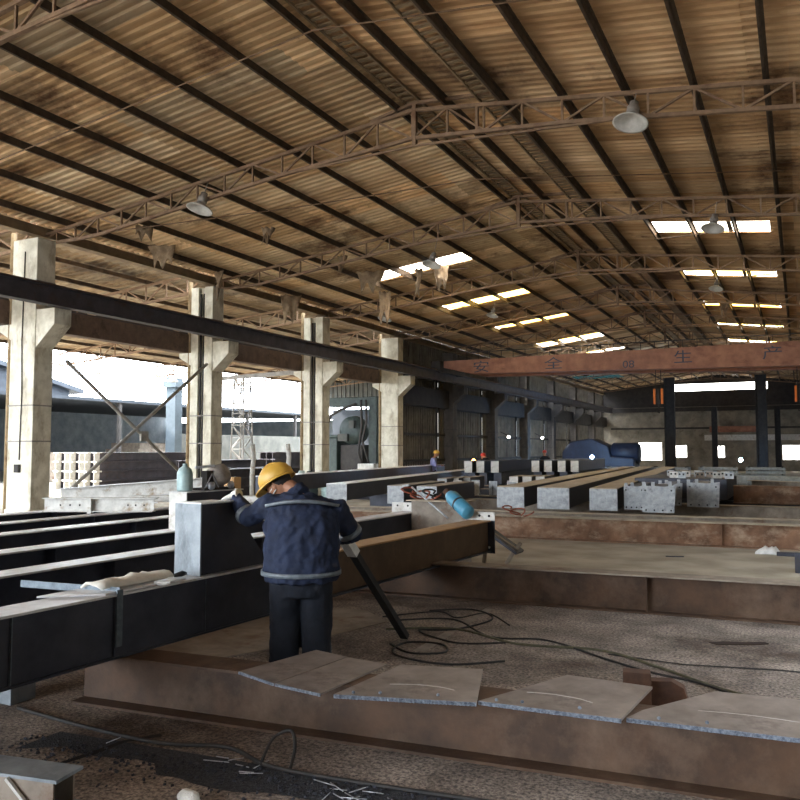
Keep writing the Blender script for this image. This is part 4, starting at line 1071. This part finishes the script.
# machine in third bay
t = thing('press_machine', 'dark green machine with round drum between third and fourth columns', 'machine', (-22.0, 37.5, 0))
m = MB(); m.box(-1.8, -.6, 0, 1.6, 0, 2.4); m.box(-1.9, -.5, -.1, 1.7, 2.4, 2.55); m.build('cabinet', 'green_machine', t, bevel=.05)
m = MB(); m.box(-.5, .9, .2, 1.6, 0, 2.0); m.build('bed', 'dark_frame', t, bevel=.05)
m = MB(); m.lathe([(.3, -.4), (.75, -.35), (.8, 0), (.75, .35), (.3, .4)], (.1, .7, 2.8), 24, Matrix.Rotation(R(90), 3, 'X')); m.build('drum', 'green_machine', t)
m = MB(); m.box(1.3, 1.8, .1, 1.3, 0, 4.6); m.box(-1.5, 1.8, .3, 1.0, 4.1, 4.6); m.build('gantry_frame', 'green_machine', t, bevel=.04)
m = MB(); m.tube([(-1.4, .2, 3.0), (-1.0, 0, 3.6), (-.4, 0, 3.9), (.6, 0, 4.2)], .08, 8); m.tube([(.9, 0, 4.4), (1.0, -.1, 3), (.8, -.1, 1.6), (1.2, -.1, .4)], .07, 8); m.tube([(1.2, 0, 4.4), (1.35, -.2, 3.2), (1.1, -.2, 2.2), (1.5, -.2, 1)], .06, 8); m.build('pipework', 'dark_frame', t)
m = MB(); m.box(-.5, .1, -.1, .1, 2.2, 2.6); m.box(.2, .5, -.1, .1, 2.9, 3.3); m.build('guard', 'wall_concrete', t)
m = MB(); m.box(0, .9, 0, .5, 0, .7); o = m.build('white_cabinet', 'end_white', bevel=.02); o.location = (-19.6, 34.5, 0); o.scale = (1, 1, 1.5)
tag(o, 'small white cabinet at the foot of the fourth column', 'cabinet')
# drums by third column
for i, (x, y) in enumerate(((-15.9, 23.6), (-15.3, 23.2), (-14.7, 23.5))):
    m = MB(); m.lathe([(.26, 0), (.28, .02), (.28, .3), (.29, .32), (.28, .34), (.28, .75), (.14, .86), (.1, 1.0)], n=18); o = m.build('oil_drum', ('teal_machine', 'green_machine', 'teal_machine')[i]); o.location = (x + .25, y, 0)
    tag(o, 'greenish pressure drum at the foot of third column, %s of three' % ('left', 'middle', 'right')[i], 'drum')
# welding pieces next to second column
for i, x in enumerate((-16.3, -15.0)):
    t = thing('curved_guard', 'pale curved pipe guard beside second column, %s one' % ('left', 'right')[i], 'guard', (x + 1.3, 19.9, 0))
    m = MB(); m.tube([(0, 0, 0), (0, 0, .9), (.05, 0, 1.5), (.0, 0, 1.9)], .07, 10); m.build('pipe', 'end_white', t)
    m = MB(); m.box(-.15, .15, -.15, .15, 0, .04); m.build('foot', 'dark_frame', t)

# far machines and welding glow
t = thing('blue_machine', 'dark blue rounded machine lit by blue welding light far back', 'machine', (-12.3, 53.5, 0))
m = MB(); m.prism([(-2.2, 0), (-2.2, 1.6), (-1.6, 2.3), (-.2, 2.5), (.9, 2.0), (1.1, 1.3), (2.6, 1.2), (2.6, 0)], 1, 0, 2.0); m.build('body', 'blue_machine', t, bevel=.1)
m = MB(); m.lathe([(.6, -.9), (.7, -.8), (.7, .8), (.6, .9)], (1.9, .9, 1.5), 20, Matrix.Rotation(R(90), 3, 'Y')); m.build('drum', 'blue_machine', t)
def arc(name, label, loc, mt, r=.06):
    m = MB(); m.lathe([(r * .3, -r), (r, -r * .3), (r, r * .3), (r * .3, r)], n=10); o = m.build(name, mt); o.location = loc
    return tag(o, label, 'spark')
arc('welding_arc', 'brilliant blue welding arc before the blue machine', (-11.4, 49.0, 1.3), 'arc_blue', .12)
arc('welding_arc', 'white welding spark far back at the right column', (-3.6, 58, 1.05), 'arc_blue', .13)
arc('welding_arc', 'orange welding glow beside the worker in yellow helmet', (-12.65, 32.4, 1.25), 'arc_orange', .09)
for i in range(4):
    t = thing('far_stack', 'low pale stack of plates at the back of hall, %s from left' % ORD[i], 'stack', (-9.0 + 2.4 * i, 46 + i, 0))
    m = MB()
    for k in range(4): m.box(-1.0, 1.0, 0, 1.0, .2 * k, .2 * k + .15)
    m.build('plates', 'block_grey', t)
    m = MB()
    for k in range(4): m.box(-.9, -.8, 0, 1, .2 * k + .15, .2 * k + .2); m.box(.8, .9, 0, 1, .2 * k + .15, .2 * k + .2)
    m.build('spacers', 'dark_frame', t)
l = bpy.data.lights.new('arc_light', 'POINT'); l.energy = 240; l.color = (.35, .6, 1); l.shadow_soft_size = .15
o = bpy.data.objects.new('arc_light', l); COL.objects.link(o); o.location = (-11.4, 48.8, 1.6)
# far turquoise sheets under roof
m = MB(); m.box(-1.6, 1.6, 0, 1.8, 0, .03)
for k in range(8): m.box(-1.6 + .4 * k, -1.55 + .4 * k, 0, 1.8, -.04, 0)
o = m.build('turquoise_sheet', 'turquoise'); o.location = (-12.5, 55, 6.8); tag(o, 'turquoise roof sheet glimpsed below the crane bridge', 'roof sheet')

# ------------------------------------------------------------------ people
def remesh(o, vox, smooth=6, disp=0):
    r_ = o.modifiers.new('join', 'REMESH'); r_.mode = 'VOXEL'; r_.voxel_size = vox; r_.use_smooth_shade = True
    s_ = o.modifiers.new('soft', 'SMOOTH'); s_.factor = .6; s_.iterations = smooth
    if disp:
        tx = bpy.data.textures.new('folds', 'CLOUDS'); tx.noise_scale = .085
        d_ = o.modifiers.new('folds', 'DISPLACE'); d_.texture = tx; d_.strength = disp; d_.mid_level = .5
def ell(cx, cy, cz, a, b, n=20, tilt=0, rot=0):
    out = []
    for k in range(n):
        t_ = 2 * math.pi * k / n
        x = a * math.cos(t_); y = b * math.sin(t_)
        # superellipse for boxier torso
        out.append(Vector((cx + x * math.cos(rot) - y * math.sin(rot), cy + x * math.sin(rot) + y * math.cos(rot), cz + tilt * y)))
    return out
def sphere_prof(r, n=8): return [(r * math.sin(math.pi * (i + .15) / (n + .3)), -r * math.cos(math.pi * (i + .15) / (n + .3))) for i in range(n + 1)]

W = thing('person', 'worker in navy overalls and yellow helmet, back turned, leaning on haunch', 'person', (-3.42, 5.16, 0), 30)
HC = Vector((-.2, .24, 1.455))     # head centre (local: x right, y forward)
LS, LE, LH = Vector((-.25, .13, 1.30)), Vector((-.43, .22, 1.19)), Vector((-.56, .38, 1.355))
RS, RE, RH = Vector((.26, .13, 1.26)), Vector((.38, .22, 1.05)), Vector((.26, .42, 1.0))
b = MB()
# trunk, neck
b.loft([ell(0, .0, .86, .15, .11), ell(0, .02, 1.0, .145, .1), ell(0, .06, 1.15, .15, .105), ell(0, .1, 1.28, .17, .11), ell(-.01, .13, 1.36, .1, .08)])
b.tube([(0, .12, 1.33), (-.06, .17, 1.4), (-.12, .2, 1.44)], [.065, .06, .06], 12)
# head: skull + jaw, turned left and down
Mh = Matrix.Rotation(R(62), 3, 'Z') @ Matrix.Rotation(R(-30), 3, 'X')
def H(p): return HC + Mh @ (Vector(p) * 1.1)
b.lathe(sphere_prof(.11, 12), HC, 20, Mh @ Matrix.Diagonal((.78, .98, 1.08)))
b.lathe(sphere_prof(.07, 8), H((0, .035, -.075)), 16, Mh @ Matrix.Diagonal((.8, .9, .8)))
b.tube([H((0, .095, .01)), H((0, .118, -.03)), H((0, .1, -.04))], [.01, .017, .008], 8)      # nose
for sx in (-1, 1): b.lathe(sphere_prof(.03, 6), H((sx * .078, .0, -.02)), 10, Mh @ Matrix.Diagonal((.3, .7, 1)))
b.tube([H((-.022, .095, -.072)), H((.022, .095, -.072))], .008, 6)   # mouth
# arms
b.tube([LS, LE, LH], [.052, .042, .028], 12); b.tube([RS, RE, RH], [.052, .042, .028], 12)
# hands: palm, fingers, thumb
def hand(mb, wrist, fwd, side, up, curl, s=1.0, grow=0.0):
    fwd = fwd.normalized(); up = (up - fwd * up.dot(fwd)).normalized(); side_ = fwd.cross(up) * side
    palm = [wrist, wrist + fwd * .045, wrist + fwd * .09]
    rings = []
    for p, wd, th in zip(palm, (.028, .04, .042), (.02, .018, .015)):
        rings.append([p + side_ * math.cos(a) * (wd + grow) + up * math.sin(a) * (th + grow) for a in [2 * math.pi * k / 12 for k in range(12)]])
    mb.loft(rings)
    for k, ln in enumerate((.068, .078, .073, .056)):
        o0 = wrist + fwd * .085 + side_ * (.031 - .0205 * k)
        a1, a2, a3 = curl * .5, curl * 1.1, curl * 1.7
        p1 = o0 + (fwd * math.cos(a1) - up * math.sin(a1)) * ln * .45
        p2 = p1 + (fwd * math.cos(a2) - up * math.sin(a2)) * ln * .32
        p3 = p2 + (fwd * math.cos(a3) - up * math.sin(a3)) * ln * .23
        mb.tube([o0 - fwd * .02, o0, p1, p2, p3], [.009 + grow, .0095 + grow, .009 + grow, .0085 + grow, .006 + grow], 8)
    t0 = wrist + fwd * .02 + side_ * .03
    t1 = t0 + (fwd * .6 + side_ * .7 - up * .2).normalized() * .04; t2 = t1 + (fwd * .9 + side_ * .25 - up * .3).normalized() * .03
    mb.tube([t0 - side_ * .012, t0, t1, t2], [.012 + grow, .012 + grow, .011 + grow, .008 + grow], 8)
lh = (LH, Vector((-.75, .5, -.28)), 1, Vector((0, -.1, 1)), .45)
rh = (RH, Vector((-.5, .7, -.4)), -1, Vector((.2, 0, 1)), .9)
hand(b, *lh); hand(b, *rh)
# legs
for sx in (-1, 1):
    b.tube([(sx * .09, .0, .9), (sx * .12, .05, .5), (sx * .13, .0, .1)], [.085, .06, .042], 14)
    b.tube([(sx * .13, -.05, .05), (sx * .13, .06, .05), (sx * .135, .16, .035)], [.04, .042, .03], 10)
body = b.build('body', 'skin', W); remesh(body, .008, 3)
# jacket
j = MB()
j.loft([ell(0, .0, .735, .275, .18, tilt=.05), ell(0, .0, .78, .29, .19, tilt=.05), ell(0, .02, .9, .29, .185), ell(0, .04, 1.05, .29, .185), ell(0, .06, 1.18, .29, .19), ell(0, .09, 1.26, .285, .18), ell(-.01, .115, 1.33, .23, .15), ell(-.04, .135, 1.385, .12, .11)])
j.tube([(-.03, .13, 1.36), (-.07, .16, 1.42)], [.09, .078], 14)   # collar
j.tube([LS + Vector((.06, 0, -.01)), LS, LS.lerp(LE, .5), LE, LE.lerp(LH, .5), LE.lerp(LH, .93)], [.09, .095, .085, .08, .064, .05], 14)
j.tube([RS - Vector((.06, 0, .01)), RS, RS.lerp(RE, .5), RE, RE.lerp(RH, .5), RE.lerp(RH, .93)], [.09, .097, .088, .085, .066, .05], 14)
jk = j.build('jacket', 'jacket', W); remesh(jk, .011, 3, .045)
# trousers
p = MB()
p.loft([ell(0, -.0, .62, .225, .14), ell(0, .0, .8, .235, .15), ell(0, .0, .95, .2, .13)])
for sx in (-1, 1):
    p.tube([(sx * .11, .0, .78), (sx * .115, .02, .62), (sx * .115, .04, .45), (sx * .12, .01, .28), (sx * .125, -.01, .09)], [.13, .128, .122, .115, .11], 16)
tr = p.build('trousers', 'trousers', W); remesh(tr, .012, 4, .02)
for sx in (-1, 1):
    s_ = MB(); s_.tube([(sx * .13, -.09, .055), (sx * .13, .0, .06), (sx * .13, .08, .05), (sx * .135, .17, .04)], [.04, .052, .048, .034], 12)
    s_.box(sx * .13 - .045, sx * .13 + .045, -.12, .19, 0, .025)
    s_.build('shoe', 'shoe', W)
# reflective bands
def band(pts_in, w, label=None):
    m = MB(); n = len(pts_in); vs = []; fs = []
    for q in pts_in: vs += [q + Vector((0, 0, w / 2)), q - Vector((0, 0, w / 2))]
    for k in range(n): fs.append((2 * k, 2 * k + 1, (2 * k + 3) % (2 * n), (2 * k + 2) % (2 * n)))
    m.add(vs, fs, True); o = m.build('reflective_band', 'reflective', W, label=label); s_ = o.modifiers.new('t', 'SOLIDIFY'); s_.thickness = .006; s_.offset = 0
    return o
band(ell(0, .0, .80, .302, .202, 32, tilt=.05), .034, 'pale grey reflective hem band')
# yoke band on the upper back
m = MB(); vs = []; fs = []; n = 18
for k in range(n + 1):
    a = math.pi * (1.06 + .88 * k / n); x = .285 * math.cos(a); y = .10 + .195 * math.sin(a); z = 1.335 - .05 * (x / .3) ** 2
    vs += [(x, y, z + .012), (x, y + .004, z - .012)]
for k in range(n): fs.append((2 * k, 2 * k + 1, 2 * k + 3, 2 * k + 2))
m.add(vs, fs, True); o = m.build('reflective_band', 'reflective', W, label='pale grey reflective band across upper back'); s_ = o.modifiers.new('t', 'SOLIDIFY'); s_.thickness = .02; s_.offset = 0
def armband(a, b_, t_, r_, w):
    d = (b_ - a).normalized(); c = a.lerp(b_, t_); m = MB(); m.tube([c - d * w / 2, c + d * w / 2], r_, 18); m.build('reflective_band', 'reflective', W)
armband(LE, LH, .15, .087, .04); armband(RE, RS, .1, .096, .04)
# glove
g_ = MB(); hand(g_, *lh, grow=.007); g_.tube([LH - lh[1].normalized() * .05, LH + lh[1].normalized() * .02], [.046, .036], 12); gl = g_.build('glove', 'glove', W); remesh(gl, .005, 2)
g_ = MB(); hand(g_, *rh, grow=.006); gl = g_.build('glove', 'glove', W); remesh(gl, .005, 2)
# hair, helmet, mask
m = MB(); m.lathe([(.03, -.06), (.075, -.05), (.094, -.01), (.096, .03), (.07, .08), (.02, .105)], H((0, -.012, 0)), 20, Mh @ Matrix.Diagonal((.92, 1.1, 1.1))); m.build('hair', 'hair', W)
Mt = Mh
m = MB(); m.lathe([(.122, .02), (.126, .03), (.122, .07), (.106, .105), (.075, .132), (.035, .146), (.004, .149)], H((0, 0, 0)), 28, Mt @ Matrix.Diagonal((1.01, 1.23, 1.1))); hm = m.build('helmet', 'helmet', W)
m = MB(); out = []; inn = []
vs = []; n = 36
for k in range(n):
    a = 2 * math.pi * k / n; front = max(0, math.sin(a)); r1 = 1.0; e_ = .012 + .05 * front ** 2
    vs += [H((.112 * math.cos(a), .135 * math.sin(a), .03)), H(((.112 + e_) * math.cos(a), (.135 + e_) * math.sin(a), .016 - .018 * front)), H(((.112 + e_) * math.cos(a), (.135 + e_) * math.sin(a), .009 - .018 * front)), H((.112 * math.cos(a), .135 * math.sin(a), .018))]
fs = []
for k in range(n):
    a = 4 * k; c = 4 * ((k + 1) % n)
    for q in range(4): fs.append((a + q, a + (q + 1) % 4, c + (q + 1) % 4, c + q))
m.add(vs, fs, True); m.build('brim', 'helmet', hm)
m = MB()
for sx in (-.03, 0, .03):
    m.tube([H((sx, .125 * math.cos(a) * 1.0, .03 + .122 * math.sin(a))) for a in [math.pi * k / 14 for k in range(15)]], .006, 6)
m.build('ridge', 'helmet', hm)
m = MB(); m.loft([[H((.055 * math.cos(2 * math.pi * k / 14), .085 + .0 * k, -.06 + .04 * math.sin(2 * math.pi * k / 14))) for k in range(14)], [H((.03 * math.cos(2 * math.pi * k / 14), .125, -.06 + .026 * math.sin(2 * math.pi * k / 14))) for k in range(14)]])
for sx in (-1, 1): m.tube([H((sx * .05, .08, -.04)), H((sx * .082, .0, -.02))], .004, 6); m.tube([H((sx * .05, .08, -.075)), H((sx * .08, -.01, -.05))], .004, 6)
m.build('face_mask', 'mask_white', W)
for sx in (-1, 1):
    m = MB(); m.lathe(sphere_prof(.012, 6), H((sx * .03, .09, .0)), 10); m.build('eye', 'hair', W)

# distant workers
def far_person(label, loc, rzv, shirt, helm, stoop=0.0):
    t = thing('person', label, 'person', loc, rzv)
    b = MB(); hx = Vector((0, .12 + stoop, 1.55 - stoop * .5))
    b.loft([ell(0, 0, .85, .16, .11), ell(0, stoop * .3, 1.1, .15, .1), ell(0, stoop * .7, 1.3, .18, .11), ell(0, stoop * .8, 1.4, .08, .07)])
    b.tube([(0, stoop * .8, 1.38), hx], .055, 10); b.lathe(sphere_prof(.11, 10), hx, 16, Matrix.Diagonal((.8, .95, 1.1)))
    b.tube([hx + Vector((0, .09, 0)), hx + Vector((0, .125, -.03))], [.01, .018], 6)
    for sx in (-1, 1):
        sh = Vector((sx * .2, stoop * .7, 1.32)); el = sh + Vector((sx * .06, .08, -.28)); ha = el + Vector((-sx * .1, .24, .02))
        b.tube([sh, el, ha], [.05, .04, .03], 8); hand(b, ha, Vector((-sx * .2, 1, 0)), -sx, Vector((0, 0, 1)), .6)
        b.tube([(sx * .09, 0, .88), (sx * .11, .04, .48), (sx * .11, 0, .08)], [.08, .06, .04], 10); b.tube([(sx * .11, -.06, .04), (sx * .11, .16, .035)], [.04, .035], 8)
    o = b.build('body', 'skin', t); remesh(o, .016, 2)
    c = MB(); c.loft([ell(0, 0, .8, .2, .14), ell(0, stoop * .3, 1.1, .19, .14), ell(0, stoop * .7, 1.3, .22, .14), ell(0, stoop * .8, 1.39, .12, .1)])
    for sx in (-1, 1):
        sh = Vector((sx * .19, stoop * .7, 1.31)); el = sh + Vector((sx * .06, .08, -.28)); ha = el + Vector((-sx * .1, .24, .02)); c.tube([sh, el, el.lerp(ha, .9)], [.075, .062, .05], 10)
    o = c.build('jacket', shirt, t); remesh(o, .02, 3)
    p = MB()
    for sx in (-1, 1): p.tube([(sx * .09, 0, .88), (sx * .11, .04, .48), (sx * .115, 0, .07)], [.11, .09, .075], 12)
    o = p.build('trousers', 'trousers', t); remesh(o, .02, 3)
    m = MB(); m.lathe([(.15, .0), (.13, .03), (.125, .08), (.08, .13), (.01, .15)], hx + Vector((0, 0, .03)), 18, Matrix.Diagonal((.9, 1.05, 1))); m.build('helmet', helm, t)
    return t
far_person('distant worker in lavender shirt and yellow helmet beyond the beams', (-14.0, 31.2, 0), -60, 'lavender', 'helmet')
far_person('distant stooping worker in dark clothes beside the orange glow', (-12.3, 33.3, 0), 60, 'trousers', 'red_helmet', .25)
far_person('distant worker with red helmet left of the blue machine', (-12.9, 44.0, 0), 20, 'trousers', 'red_helmet')

# ------------------------------------------------------------------ light
w = bpy.data.worlds.new('World'); SC.world = w; w.use_nodes = True
bg = w.node_tree.nodes['Background']; bg.inputs['Color'].default_value = (.86, .93, 1.0, 1); bg.inputs['Strength'].default_value = 9.0
def sun(name, az, el, energy, angle, col):
    l = bpy.data.lights.new(name, 'SUN'); l.energy = energy; l.angle = R(angle); l.color = col
    o = bpy.data.objects.new(name, l); COL.objects.link(o)
    d = Vector((math.cos(R(az)) * math.cos(R(el)), math.sin(R(az)) * math.cos(R(el)), math.sin(R(el))))   # toward sun
    o.rotation_euler = d.to_track_quat('Z', 'Y').to_euler()
    o.location = d * 60
    return o
sun('sun', 205, 40, 10.0, 3, (1, .96, .9))
# sky portals in the real openings
def portal(x, y, z, sx, sy, rot):
    l = bpy.data.lights.new('sky_portal', 'AREA'); l.shape = 'RECTANGLE'; l.size = sx; l.size_y = sy; l.cycles.is_portal = True
    o = bpy.data.objects.new('sky_portal', l); COL.objects.link(o); o.location = (x, y, z); o.rotation_euler = rot
    return o
portal(-29.6, 19, 3.3, 6.4, 56, (0, R(-90), 0))
portal(-22.5, -8.1, 3.4, 14, 6.8, (R(90), 0, 0))
portal(-10.55, YB - .1, 3.3, 10.1, 6.6, (R(90), 0, 0))

portal(3.55, 7, 3.0, 3.6, 10, (0, R(90), 0))
# ------------------------------------------------------------------ camera
cam = bpy.data.cameras.new('camera'); cam.sensor_width = 36; cam.lens = 36; cam.clip_end = 400
co = bpy.data.objects.new('camera', cam); COL.objects.link(co); co.location = (0, 0, 1.72); co.rotation_euler = (R(93.58), 0, R(26.57))
SC.camera = co
SC.view_settings.view_transform = 'Standard'; SC.view_settings.look = 'None'; SC.view_settings.gamma = 1; SC.view_settings.use_curve_mapping = False
SC.view_settings.exposure = 1.15
SC.cycles.use_denoising = True
SC.cycles.max_bounces = 8; SC.cycles.diffuse_bounces = 6; SC.cycles.sample_clamp_indirect = 6
